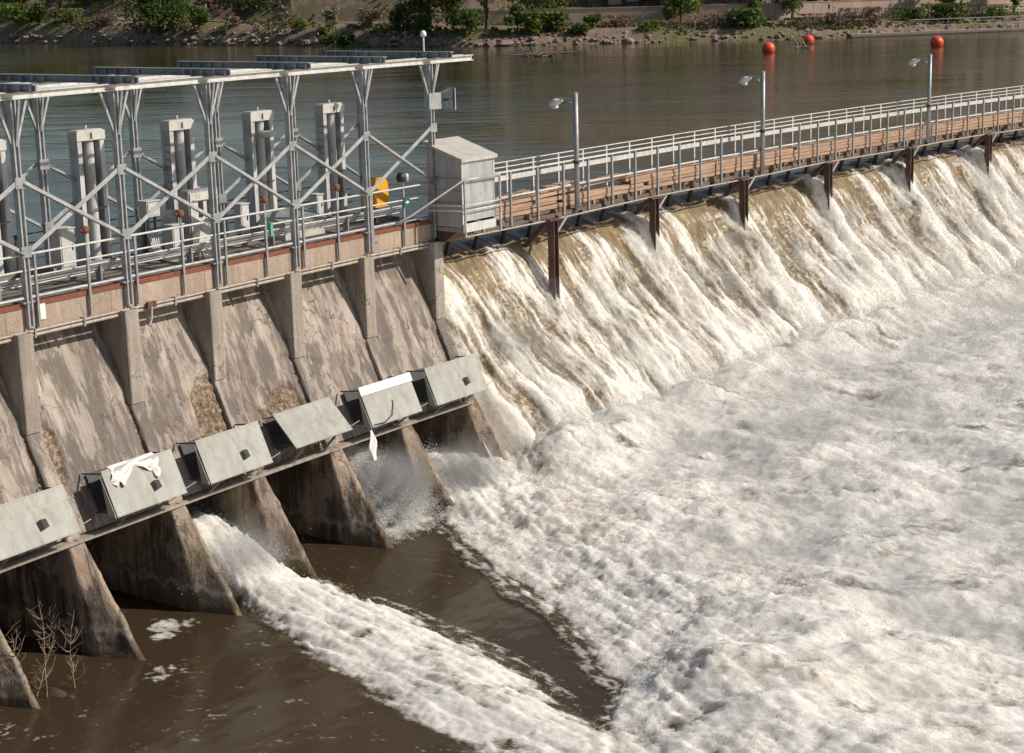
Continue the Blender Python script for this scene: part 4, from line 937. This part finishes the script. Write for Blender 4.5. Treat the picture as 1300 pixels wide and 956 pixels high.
# ------------------------------------------------------------------ drifting mist over the foot of the falls
def mist(name, s0, s1, da, db, z0, z1, dens, soft=None):
    m = bpy.data.materials.new(name); m.use_nodes = True; nt = m.node_tree; nt.nodes.remove(nt.nodes["Principled BSDF"])
    v = nd(nt, "ShaderNodeVolumePrincipled"); v.inputs['Color'].default_value = (.99, .985, .97, 1); v.inputs['Anisotropy'].default_value = .2
    g = nd(nt, "ShaderNodeNewGeometry"); sp = nd(nt, "ShaderNodeSeparateXYZ"); nt.links.new(g.outputs['Position'], sp.inputs[0])
    n1 = noise(nt, coords(nt, 'World', (1, 1, 1.2)), .55, 3, .6, .5)
    hz = nd(nt, "ShaderNodeMapRange"); nt.links.new(sp.outputs['Z'], hz.inputs[0]); hz.inputs[1].default_value = z1; hz.inputs[2].default_value = z0 + .8; hz.inputs[3].default_value = 0; hz.inputs[4].default_value = 1
    dn = mth(nt, 'MULTIPLY', mth(nt, 'MULTIPLY', hz.outputs[0], dens), ramp(nt, n1, [(.42, 0.), (.64, 1.)]))
    if soft:      # small clouds: fade out towards a centre line so no box edge shows
        c_ = P((s0 + s1) / 2, -2.6 + (da + db) / 2, (z0 + z1) / 2); dd = nd(nt, "ShaderNodeVectorMath", operation='DISTANCE'); nt.links.new(g.outputs['Position'], dd.inputs[0]); dd.inputs[1].default_value = c_
        mr = nd(nt, "ShaderNodeMapRange"); nt.links.new(dd.outputs['Value'], mr.inputs[0]); mr.inputs[1].default_value = soft; mr.inputs[2].default_value = 1.15; mr.inputs[3].default_value = 1; mr.inputs[4].default_value = 0
        dn = mth(nt, 'MULTIPLY', mth(nt, 'MULTIPLY', mr.outputs[0], hz.outputs[0]), dens)
    nt.links.new(dn, v.inputs['Density'])
    nt.links.new(v.outputs[0], nt.nodes['Material Output'].inputs['Volume'])
    xs = along(s0, s1, 2.0); mb = MB(); vs = []
    for s in xs:
        t_ = float(np.interp(s, [14, 20, 30, 40, 50, 60], [-2.6, -2.6, -2.3, -1.9, -1.6, -1.4]))
        vs += [(s, t_ + da, z0), (s, t_ + db, z0), (s, t_ + db, z1), (s, t_ + da, z1)]
    n = len(xs) - 1; fs = [(3, 2, 1, 0), tuple(4 * n + k for k in range(4))]
    for i in range(n):
        for k in range(4): a = 4 * i + k; b = 4 * i + (k + 1) % 4; fs.append((a, b, b + 4, a + 4))
    q = np.array(vs); o = link(name, mk_mesh(name, Pn(q[:, 0], q[:, 1], q[:, 2]), fs, m)); props(o, kind='stuff')
mist('mist', 15.5, 66, -7.5, -.9, -14.2, -11.4, .40)
def veil():
    m = bpy.data.materials.new('veil'); m.use_nodes = True; nt = m.node_tree; nt.nodes.remove(nt.nodes["Principled BSDF"])
    v = nd(nt, "ShaderNodeVolumePrincipled"); v.inputs['Color'].default_value = (.99, .975, .95, 1)
    n1 = noise(nt, coords(nt, 'World', (1, 1, .55)), 1.15, 3, .6, .6)
    nt.links.new(mth(nt, 'MULTIPLY', ramp(nt, n1, [(.48, 0.), (.68, 1.)]), 1.0), v.inputs['Density']); nt.links.new(v.outputs[0], nt.nodes['Material Output'].inputs['Volume'])
    prof = [(.0, -9.0), (-.45, -8.85), (-1.3, -10.1), (-2.35, -11.6), (-3.2, -12.9), (-2.2, -13.1), (-.75, -10.5)]; xs = along(15.6, 66, 2.0); vs = []
    for s in xs: vs += [(s, ob(s) + a, z) for a, z in prof]
    k_ = len(prof); n = len(xs) - 1; fs = [tuple(range(k_))[::-1], tuple(k_ * n + j for j in range(k_))] + [(k_ * i + j, k_ * i + (j + 1) % k_, k_ * (i + 1) + (j + 1) % k_, k_ * (i + 1) + j) for i in range(n) for j in range(k_)]
    q = np.array(vs); props(link('falls_mist', mk_mesh('falls_mist', Pn(q[:, 0], q[:, 1], q[:, 2]), fs, m)), kind='stuff')
veil()
mist('mist', 9.5, 66, -24, -7.52, -14.2, -12.2, .42)
mist('mist', 9.3, 11.3, -.9, 2.3, -13.85, -11.6, 2.2, .6)
mist('mist', 11.9, 14.2, -1.6, 2.3, -14.0, -11.9, 1.6, .3)
mist('mist', 3.6, 6.0, -1.2, 2.6, -14.0, -12.0, 1.2, .4)

# ------------------------------------------------------------------ far bank
def X_at(x, Y): return Y * ((x - 650) / 2110 + .003)
def at(x, d):
    Y = 230.
    for _ in range(8): Y = float(shore(np.array(X_at(x, Y)))) + d
    return X_at(x, Y), Y
def rock_mesh(name, r, seed):
    bm = bmesh.new(); bmesh.ops.create_icosphere(bm, subdivisions=2, radius=r); rr = random.Random(seed)
    ax = Vector((rr.uniform(.7, 1.6), rr.uniform(.6, 1.1), rr.uniform(.45, .8)))
    for v in bm.verts:
        k = 1 + .22 * math.sin(v.co.x * 5 / r + seed) * math.cos(v.co.y * 4 / r + seed * 2) + rr.uniform(-.1, .1); v.co = Vector((v.co.x * ax.x, v.co.y * ax.y, v.co.z * ax.z)) * k
    me = bpy.data.meshes.new(name); bm.to_mesh(me); bm.free(); me.materials.append(M['rock']); return me
RM = [rock_mesh('boulder', .5, k) for k in range(6)]
vs, fs = [], []
for k in range(800):
    x = random.uniform(-20, 1320); d = abs(random.gauss(.3, .8)) if random.random() < .6 else random.uniform(0, 3.2)
    if 60 < x < 170 and random.random() < .7: d = random.uniform(0, 4.5)
    X, Y = at(x, d); r = (.10 + .40 * random.random() ** 2.4) * (.75 if x > 600 else 1) * (1.3 if d < 1 else .9); me = RM[k % 6]; a = random.uniform(0, TAU); z = max(ground_z(X, Y), ZW - .05) + r * .15
    n0 = len(vs); ca, sa_ = math.cos(a), math.sin(a)
    for v in me.vertices: c = v.co * (r * 2); vs.append((X + c.x * ca - c.y * sa_, Y + c.x * sa_ + c.y * ca, z + c.z))
    fs += [tuple(i + n0 for i in p.vertices) for p in me.polygons]
props(link('riprap', mk_mesh('riprap', vs, fs, M['rock'])), kind='stuff')
BL = [(72, 'flat pale boulder at the waterline left of the reddish rubble'), (84, 'upright reddish boulder in the rubble at the left bank'), (300, 'pale block in the stone edge right of the big dark tree'), (335, 'blocky stone at the waterline below the silvery bush'),
      (362, 'wide stone at the waterline below the silvery bush'), (482, 'pale boulder at the waterline right of the low round bush'), (508, 'largest pale boulder at the waterline behind the gantry end'), (626, 'white boulder below the tall light tree'),
      (646, 'pale double boulder left of the driftwood'), (770, 'tall grey boulder at the waterline below the long wall'), (800, 'flat white slab boulder at the waterline below the long wall'), (1030, 'pale boulder on the bank behind the second buoy'), (1082, 'flat pale boulder at the left end of the dock')]
for k, (x, lab) in enumerate(BL):
    X, Y = at(x, .25); o = link('boulder', RM[k % 6]); o.location = (X, Y, ZW + .25); o.rotation_euler = (0, 0, k * 1.3); sc = .9 + .5 * (k % 3); o.scale = (sc, sc, sc); props(o, lab, 'boulder')

def wedge_wall(name, pts, th, z0, z1, mat, parent=None):
    mb = MB(); L_ = len(pts); vs = []
    for X, Y in pts: vs += [(X, Y, z0), (X, Y + th, z0), (X, Y + th, z1), (X, Y, z1)]
    fs = [(3, 2, 1, 0), tuple(4 * (L_ - 1) + k for k in range(4))]
    for i in range(L_ - 1):
        for k in range(4): a = 4 * i + k; b = 4 * i + (k + 1) % 4; fs.append((a, b, b + 4, a + 4))
    mb.add(vs, fs); return part(name, mb, mat, parent)
def tz(dr): return ZW + dr
w = thing('retaining_wall', 'long tan concrete retaining wall on the far bank behind the shrubs', 'wall', (0, 0, 0))
xs = list(np.arange(598, 1500, 24.0))
for a, b in zip(xs[:-1], xs[1:]):
    p0, p1 = at(a, 12.6), at(b - .35, 12.6); wedge_wall('panel', [p0, p1], .3, ZW + 1.2, ZW + 4.05 + .12 * sm(700, 1300, np.array(a)), M['wall'], w)
    wedge_wall('coping', [(p0[0], p0[1] - .06), (p1[0], p1[1] - .06)], .42, ZW + 4.07 + .12 * float(sm(700, 1300, np.array(a))), ZW + 4.17 + .12 * float(sm(700, 1300, np.array(a))), M['wall'], w)
l = thing('lagging_wall', 'dark timber lagging wall with black steel posts above the tan wall', 'wall', (0, 0, 0))
for k, x in enumerate(np.arange(708, 1480, 21.3)):
    X, Y = at(x, 19.0); part('post', MB().box(X - .22, X + .22, Y - .25, Y, ZW + 3.6, ZW + 8.6), M['black'], l)
    p0, p1 = at(x, 19.1), at(x + 21, 19.1)
    for r_ in range(9):
        z0 = ZW + 3.7 + r_ * .52; off = random.uniform(-.06, .06)
        wedge_wall('lagging_board', [(p0[0] + .05, p0[1] + off), (p1[0] - .05, p1[1] + off)], .15, z0, z0 + random.uniform(.40, .5), M['lag'] if random.random() < .6 else M['wall'], l)
# fence on the tan wall, dock with rail at the right
f_ = thing('bank_fence', 'thin dark pipe fence in front of the tan wall at the right', 'fence', (0, 0, 0))
pts = [at(x, 11.0) for x in np.arange(1062, 1420, 29)]
for X, Y in pts: part('post', MB().box(X - .05, X + .05, Y, Y + .1, ground_z(X, Y) - .3, ZW + 3.15), M['darksteel'], f_)
for z in (3.1, 2.3): part('rail', MB().tube([(X, Y, ZW + z) for X, Y in pts], .045, 5), M['darksteel'], f_)
dk = thing('river_dock', 'long low concrete dock at the waterline at the right of the far bank', 'dock', (0, 0, 0))
wedge_wall('deck', [at(x, -2.2) for x in np.arange(1080, 1440, 40)], 2.6, ZW - 1, ZW + .38, M['wall'], dk)
wedge_wall('edge_beam', [(at(x, -2.2)[0], at(x, -2.2)[1] - .1) for x in np.arange(1078, 1440, 40)], .12, ZW + .12, ZW + .42, M['drift'], dk)
f_ = thing('dock_railing', 'grey pipe railing standing on the dock at the right edge', 'railing', (0, 0, 0))
pts = [at(x, -1.6) for x in (1150, 1198, 1234, 1254, 1270, 1287, 1305, 1325)]
for X, Y in pts: part('post', MB().tube([(X, Y, ZW + .35), (X, Y, ZW + 1.9)], .06, 6), M['galvd'], f_)
for z in (1.85, 1.1): part('rail', MB().tube([(X, Y, ZW + z) for X, Y in pts], .05, 6), M['galvd'], f_)
# marker posts
for x, d, h, lab in [(1049, 7, 3.5, 'tall white marker post with a black band on the far bank'), (1056, 7, 1.7, 'short white marker post right of the tall white post')]:
    X, Y = at(x, d); z = ground_z(X, Y); t = thing('marker_post', lab, 'post', (X, Y, z))
    part('pole', MB().box(-.09, .09, -.09, .09, -.3, h), M['signw'], t); part('band', MB().box(-.1, .1, -.1, .1, h * .45, h * .6), M['black'], t); part('cap', MB().box(-.12, .12, -.12, .12, h, h + .06), M['galvd'], t)
X, Y = at(1064, 7); z = ground_z(X, Y); t = thing('notice_board', 'small white notice board with dark print beside the marker posts', 'sign', (X, Y, z))
part('board', MB().box(-.32, .32, -.03, .03, .9, 1.6), M['signw'], t); part('print', MB().box(-.05, .12, -.045, -.031, 1.05, 1.45), M['black'], t); part('post', MB().box(-.05, .05, -.02, .04, -.3, .9), M['galvd'], t)
for x, d, h, lab in [(61, 12.2, 1.9, 'thin pale post beside the gravel path at the far left'), (274, 8, 2.6, 'thin grey post with a white tag on the path right of the big dark tree')]:
    X, Y = at(x, d); z = ground_z(X, Y); t = thing('path_post', lab, 'post', (X, Y, z)); part('pole', MB().tube([(0, 0, -.3), (0, 0, h)], .06, 6), M['drift'], t); part('tag', MB().box(-.10, .10, -.07, -.05, h - .5, h), M['signw'], t)
# buoys
for x, y_, lab in [(974, 171.5, 'orange ball buoy, leftmost of the three, in open water'), (1024, 190, 'orange ball buoy behind the driftwood snag'), (1185, 176, 'orange ball buoy, rightmost, above the last lamp')]:
    X = X_at(x, y_); t = thing('buoy', lab, 'buoy', (X, y_, ZW), 0, 'orange buoys on the river')
    bm = bmesh.new(); bmesh.ops.create_uvsphere(bm, u_segments=24, v_segments=16, radius=.68); me = bpy.data.meshes.new('ball'); bm.to_mesh(me); bm.free()
    me.polygons.foreach_set('use_smooth', [True] * len(me.polygons)); me.materials.append(M['orange']); o = link('ball', me, t); o.location = (0, 0, .42)
    part('seam_band', MB().lathe([(.682, -.02), (.69, 0), (.682, .02)], 24, (0, 0, .42)), M['rusted'], t); part('lifting_eye', MB().lathe([(.05, 0), (.05, .06), (.02, .08)], 8, (0, 0, 1.09)), M['galvd'], t)
# driftwood
def driftwood(x, Y, lab, n, spread, ht, seed):
    rr = random.Random(seed); X = X_at(x, Y); t = thing('driftwood', lab, 'driftwood', (X, Y, ZW))
    for k in range(n):
        a = rr.uniform(-.5, .5) + (math.pi if rr.random() < .4 else 0); L_ = rr.uniform(.5, 1) * spread; x0, y0 = rr.uniform(-.4, .4) * spread, rr.uniform(-.6, .6); zz = rr.uniform(0, ht)
        p = [(x0, y0, .02), (x0 + L_ * .4 * math.cos(a), y0 + .4 * L_ * math.sin(a), .1 + zz * .6), (x0 + L_ * math.cos(a + .3), y0 + L_ * math.sin(a) * .6, .1 + zz)]
        part('branch', MB().tube(p, .09 * rr.uniform(.6, 1.4), 6, .03), M['drift'], t)
    return t
driftwood(690, 176, 'low tangle of grey driftwood snagged below the pale green shrubs', 22, 3.4, .45, 3); driftwood(678, 177, 'dark upright root end of driftwood, left end of the tangle', 9, 1.2, 1.1, 4); driftwood(1016, 181, 'pale root ball of driftwood just left of the middle buoy', 15, 1.3, 1.3, 5)

# ------------------------------------------------------------------ trees and shrubs
def plant(name, lab, cat, x, d, h, w, mat='leafm', n=1800, lobes=7, seed=0, trunk=True, leaf=.30, group=None, flat=1.0, low=.12):
    X, Y = at(x, d); z = max(ground_z(X, Y), ZW + .02) - .05; rr = np.random.default_rng(seed * 31 + 5)
    t = thing(name, lab, cat, (X, Y, z), 0, group)
    cc = np.stack([rr.normal(0, w * .24, lobes), rr.normal(0, w * .2, lobes), h * (low + .18 + (1 - low - .30) * rr.random(lobes) ** .8)], -1); cr = w * rr.uniform(.17, .33, lobes)
    cc[0] = (0, 0, h * .55); cr[0] = w * .33
    li = rr.integers(0, lobes, n); dirs = rr.normal(0, 1, (n, 3)); dirs /= np.linalg.norm(dirs, axis=1)[:, None]; rad = cr[li] * (rr.random(n) ** .45) * (1 + .35 * rr.random(n) ** 5)
    
    if cat == 'tree' and d >= 15: cc[:, 2] *= .72; cc[:, 0] *= 1.3
    p = cc[li] + dirs * rad[:, None] * np.array([1, 1, 1.15 * flat]); clp = perlin(p[:, 0] * 1.3 + seed, p[:, 2] * 1.3, 9) + perlin(p[:, 1] * 1.3, p[:, 2] * 1.3 + seed, 10)
    p = p[(clp > -.30) & (p[:, 2] > .02)]; p[:, 2] = np.clip(p[:, 2], .05, h); n = len(p)
    u = rr.normal(0, 1, (n, 3)); u /= np.linalg.norm(u, axis=1)[:, None]; v = np.cross(u, rr.normal(0, 1, (n, 3))); v /= np.linalg.norm(v, axis=1)[:, None]
    L_ = leaf * rr.uniform(.55, 1.2, n)[:, None]
    V = np.stack([p - u * L_, p + v * L_ * .45, p + u * L_, p - v * L_ * .45], 1)
    me = bpy.data.meshes.new('crown'); me.vertices.add(4 * n); me.vertices.foreach_set('co', V.astype(np.float32).ravel()); me.loops.add(4 * n); me.loops.foreach_set('vertex_index', np.arange(4 * n, dtype=np.int32))
    me.polygons.add(n); me.polygons.foreach_set('loop_start', np.arange(0, 4 * n, 4, dtype=np.int32)); me.polygons.foreach_set('loop_total', np.full(n, 4, dtype=np.int32)); me.update(calc_edges=True); me.materials.append(M[mat])
    link('crown', me, t)
    mb = MB(); th = h * .035
    mb.tube([(0, 0, -.3), (.04 * w, 0, h * .3), (-.02 * w, .02 * w, h * .62)], th, 7, th * .4)
    for k in range(min(lobes, 5)): c = cc[k]; mb.tube([(.02 * w, 0, h * (.12 + .06 * k)), ((c[0]) * .5, c[1] * .5, (h * .2 + c[2]) * .5), tuple(c)], th * .5, 5, th * .12)
    part('trunk', mb, M['bark'], t)
    return t
PL = [
 ('tree', 'broad dark green tree leaning over the water left of centre of the far left bank', 'tree', 214, 1.5, 6.6, 9.5, 'leafd', 5200, 12),
 ('shrub', 'round dark shrub at the foot of the big dark tree, right side', 'shrub', 262, 2.5, 3.0, 3.2, 'leafd', 1100, 6),
 ('shrub', 'wide green shrub on the bank at the far left edge', 'shrub', 14, 3.5, 3.0, 4.0, 'leafm', 1300, 6),
 ('shrub', 'tall green shrub on the bank left of the reddish rubble', 'shrub', 42, 2.5, 3.4, 4.0, 'leafm', 1500, 7),
 ('shrub', 'dark green shrub above the left end of the reddish rubble', 'shrub', 66, 3.5, 3.0, 3.6, 'leafd', 1200, 6),
 ('shrub', 'low grassy shrub on top of the bank left of the big dark tree', 'shrub', 104, 6, 1.7, 4.6, 'leafm', 900, 6),
 ('shrub', 'low brown brush on the bank beside the big dark tree', 'shrub', 148, 4, 1.8, 3.4, 'leafb', 700, 5),
 ('tree', 'dark tree behind the path at the upper left corner', 'tree', 6, 17, 7, 7, 'leafd', 2600, 9), ('tree', 'lighter green tree behind the path, second from the upper left corner', 'tree', 44, 18, 7.5, 6, 'leafm', 2600, 9),
 ('tree', 'dark spreading tree behind the path above the thin pale post', 'tree', 92, 17, 7, 7.5, 'leafd', 2800, 9), ('tree', 'dark tree behind the path above the rubble', 'tree', 126, 18, 7.5, 6.5, 'leafd', 2600, 9),
 ('tree', 'olive tree behind the path beside the big dark tree', 'tree', 160, 19, 8, 6.5, 'leafm', 2600, 9),
 ('shrub', 'brown leafless brush on the slope right of the big dark tree', 'shrub', 290, 16, 3.4, 4.4, 'leafb', 1200, 7), ('shrub', 'silvery shrub on the slope behind the grey post', 'shrub', 314, 15, 4.4, 3.6, 'leafs', 1500, 8),
 ('tree', 'dark green bush between two silvery shrubs', 'tree', 338, 17, 4.6, 4.0, 'leafd', 1500, 7), ('shrub', 'large silvery green shrub on the slope above the stone edge', 'shrub', 368, 14, 4.4, 5.2, 'leafs', 2400, 9),
 ('shrub', 'low dry grass tuft on the bank below the silvery shrubs', 'shrub', 306, 4, 1.2, 3.4, 'leafb', 500, 5), ('shrub', 'small green weed clump at the stone edge', 'shrub', 296, 1.2, 1.3, 1.0, 'leafm', 300, 4),
 ('shrub', 'green weed clump on the bank below the large silvery shrub', 'shrub', 388, 3, 1.6, 2.4, 'leafm', 500, 5),
 ('shrub', 'small silvery shrub behind the low round bush at the water', 'shrub', 430, 4, 2.6, 2.4, 'leafs', 700, 5), ('shrub', 'low round bright green bush standing at the water behind the gantry beams', 'shrub', 424, -4.5, 2.3, 3.0, 'leafm', 1300, 6),
 ('shrub', 'darker half of the round bush at the water behind the gantry beams', 'shrub', 446, -3.5, 1.9, 2.4, 'leafd', 900, 6),
 ('shrub', 'brown brush on the bank above the pale boulders', 'shrub', 470, 5, 2.2, 4.0, 'leafb', 800, 6), ('shrub', 'dark green shrub on the bank left of the light green tree', 'shrub', 514, 4, 2.8, 3.4, 'leafd', 1000, 6),
 ('tree', 'light green tree on the bank left of the tan wall', 'tree', 548, 6, 5.2, 4.6, 'leafm', 2400, 9), ('tree', 'dark green tree between the two light green trees', 'tree', 584, 8, 6.0, 5.0, 'leafd', 2600, 9),
 ('tree', 'tall light green tree in front of the left end of the tan wall', 'tree', 622, 5, 6.2, 4.0, 'leafm', 2800, 9), ('shrub', 'dark low shrubs under the tall light green tree', 'shrub', 596, 2.5, 2.6, 4.4, 'leafd', 1200, 6),
 ('shrub', 'dark shrub right at the pale boulder behind the gantry end', 'shrub', 545, 2, 2.2, 3.2, 'leafd', 800, 6),
 ('shrub', 'slender light green shrub in front of the tan wall near its left end', 'shrub', 660, 3, 4.0, 2.2, 'leafm', 1100, 7), ('shrub', 'light green shrub above the driftwood tangle', 'shrub', 682, 2, 3.2, 3.2, 'leafm', 1300, 7),
 ('shrub', 'wide light green shrub right of the driftwood tangle', 'shrub', 706, 4, 2.6, 3.8, 'leafm', 1200, 7), ('shrub', 'light sprig shrub below the middle of the tan wall', 'shrub', 755, 4, 2.6, 2.0, 'leafm', 700, 5),
 ('shrub', 'dark low shrub below the middle of the tan wall', 'shrub', 735, 2, 1.6, 3.0, 'leafd', 600, 5), ('shrub', 'brown brush between the sprig and the slab boulder', 'shrub', 790, 6, 1.6, 4.2, 'leafb', 700, 5),
 ('shrub', 'green weeds at the waterline right of the slab boulder', 'shrub', 826, 3, 1.5, 3.6, 'leafm', 700, 5), ('tree', 'green tree before the tan wall, left of the dark round shrub', 'tree', 864, 11, 3.6, 3.0, 'leafm', 1300, 7),
 ('tree', 'dark tree at the top edge above the tan wall, left part', 'tree', 700, 17, 4.5, 6.0, 'leafd', 1500, 8), ('tree', 'dark tree at the top edge above the tan wall, centre', 'tree', 850, 18, 6, 4.5, 'leafd', 1500, 8),
 ('shrub', 'brown brush in front of the tan wall left of the dark round shrub', 'shrub', 905, 5, 1.8, 5.0, 'leafb', 800, 6), ('shrub', 'dark round shrub in front of the tan wall, left of the buoys', 'shrub', 952, 4, 2.6, 5.2, 'leafd', 1800, 8),
 ('tree', 'slender green sapling against the tan wall above the first buoy', 'tree', 958, 11.5, 3.4, 1.8, 'leafm', 600, 5), ('tree', 'green sapling against the tan wall right of the first buoy', 'tree', 1003, 11, 4.2, 2.6, 'leafm', 900, 6),
 ('tree', 'dark tree at the top edge left of the white marker post', 'tree', 1032, 16, 5, 4.0, 'leafd', 1300, 7), ('tree', 'dark tree at the top edge right of the white marker post', 'tree', 1062, 15, 5.0, 4.0, 'leafd', 1300, 7),
 ('tree', 'dark ivy covered tree above the fence', 'tree', 1128, 17, 5.4, 6.0, 'leafd', 1500, 8), ('shrub', 'brown brush below the white marker post', 'shrub', 1050, 4, 1.6, 5.0, 'leafb', 800, 6),
 ('shrub', 'brown brush between the white marker post and the dock', 'shrub', 1100, 5, 2.0, 5.0, 'leafb', 900, 6),
 ('tree', 'light green tree in front of the fence, right part', 'tree', 1196, 9, 4.6, 3.6, 'leafm', 1500, 8), ('shrub', 'dark shrub behind the dock under the light green tree', 'shrub', 1200, 4, 2.4, 5.0, 'leafd', 1300, 7),
 ('tree', 'light green sapling by the right edge above the dock', 'tree', 1280, 9, 4.4, 3.0, 'leafm', 1100, 7), ('shrub', 'green weeds behind the dock railing', 'shrub', 1262, 4, 1.8, 5.0, 'leafm', 900, 6), ('shrub', 'dark weeds behind the left part of the dock', 'shrub', 1155, 4.5, 1.8, 5.0, 'leafd', 900, 6),
]
for k, (nm, lab, cat, x, d, h, w_, mat, n, lobes) in enumerate(PL): plant(nm, lab, cat, x, d, h * (1.4 if cat == 'tree' else (1.15 if x < 640 else .85)), w_ * ((1.5 if d >= 15 else 1.25) if cat == 'tree' else 1.05), mat, int(n * (2.0 if cat == 'tree' else 1.4)), lobes, k + 1, leaf=.30 if n > 1000 else .24)
# loose grass and brush scattered over the bank and hill
vs, fs = [], []
for k in range(14000):
    x = random.uniform(-60, 1400); d = random.uniform(1.5, 12) if random.random() < .6 else random.uniform(14, 60)
    if 8.0 < d < 12 and x < 600: continue
    if x > 600 and d > 11: continue
    X = X_at(x, 230 + d); X, Y = X, float(shore(np.array(X))) + d
    if math.sin(X * .35) + math.sin(d * .8 + X * .13) + random.gauss(0, .5) < .1: continue
    z = ground_z(X, Y); h = random.uniform(.15, .45)
    for _ in range(2):
        a = random.uniform(0, math.pi); dx, dy = .2 * math.cos(a), .2 * math.sin(a); lx, ly = random.uniform(-.15, .15), random.uniform(-.15, .15); n0 = len(vs)
        vs += [(X - dx, Y - dy, z - .05), (X + dx, Y + dy, z - .05), (X + dx * 1.3 + lx, Y + dy + ly, z + h), (X - dx * .9 + lx, Y - dy + ly, z + h * .8)]; fs.append((n0, n0 + 1, n0 + 2, n0 + 3))
props(link('bank_grass', mk_mesh('bank_grass', vs, fs, M['grass'])), kind='stuff')

# ------------------------------------------------------------------ dry weeds on the apron at the lower left
mbm = bmesh.new(); bmesh.ops.create_grid(mbm, x_segments=24, y_segments=16, size=1.0)
for v in mbm.verts:
    r = math.hypot(v.co.x, v.co.y); v.co.z = .20 * max(0, 1 - r) ** .7 * (1 + .4 * math.sin(v.co.x * 7 + v.co.y * 5)) - .12; v.co.x *= .9; v.co.y *= .6
me = bpy.data.meshes.new('mud_bar'); mbm.to_mesh(me); mbm.free(); me.materials.append(M['mud']); me.polygons.foreach_set('use_smooth', [True] * len(me.polygons))
o = link('mud_bar', me); o.location = P(-1.75, -2.55, -13.95); props(o, kind='structure')
def weed(ds, do, h, seed, lab, lean=0):
    rr = random.Random(seed); t = thing('dry_weed', lab, 'dry weed', P(-1.75 + ds, -2.6 + do, -13.9), rot_at(-1.7))
    pts = [(0, 0, 0)]; 
    for k in range(1, 9): pts.append((pts[-1][0] + rr.uniform(-.03, .03) + lean * .05, pts[-1][1] + rr.uniform(-.03, .03), h * k / 8))
    part('stem', MB().tube(pts, .011, 6, .004), M['branch'], t)
    for k in range(20):
        i = rr.randint(1, 8); p = Vector(pts[i]); a = rr.uniform(0, TAU); L_ = rr.uniform(.15, .42) * h * .6; q = [p]
        for j in range(4): q.append(q[-1] + Vector((math.cos(a) * L_ / 4, math.sin(a) * L_ / 4, L_ / 4 * (.4 + .4 * j))))
        part('twig', MB().tube(q, .005, 5, .002), M['branch'], t)
        e_ = q[2]; part('twig', MB().tube([e_, e_ + Vector((rr.uniform(-.1, .1), rr.uniform(-.1, .1), .12)), e_ + Vector((rr.uniform(-.2, .2), rr.uniform(-.1, .1), .22))], .003, 4, .0015), M['branch'], t)
weed(-.45, .25, 1.45, 1, 'leftmost tangle of bare weed stalks against the dark opening', -.5); weed(-.15, -.1, 1.65, 2, 'tallest bare weed stalk, in the middle of the clump, forked at the top'); weed(.45, -.25, 1.3, 3, 'thin single weed stalk at the right of the clump'); weed(-.25, .1, 1.2, 4, 'low bent weed arching right under the tallest stalk', 1.4)
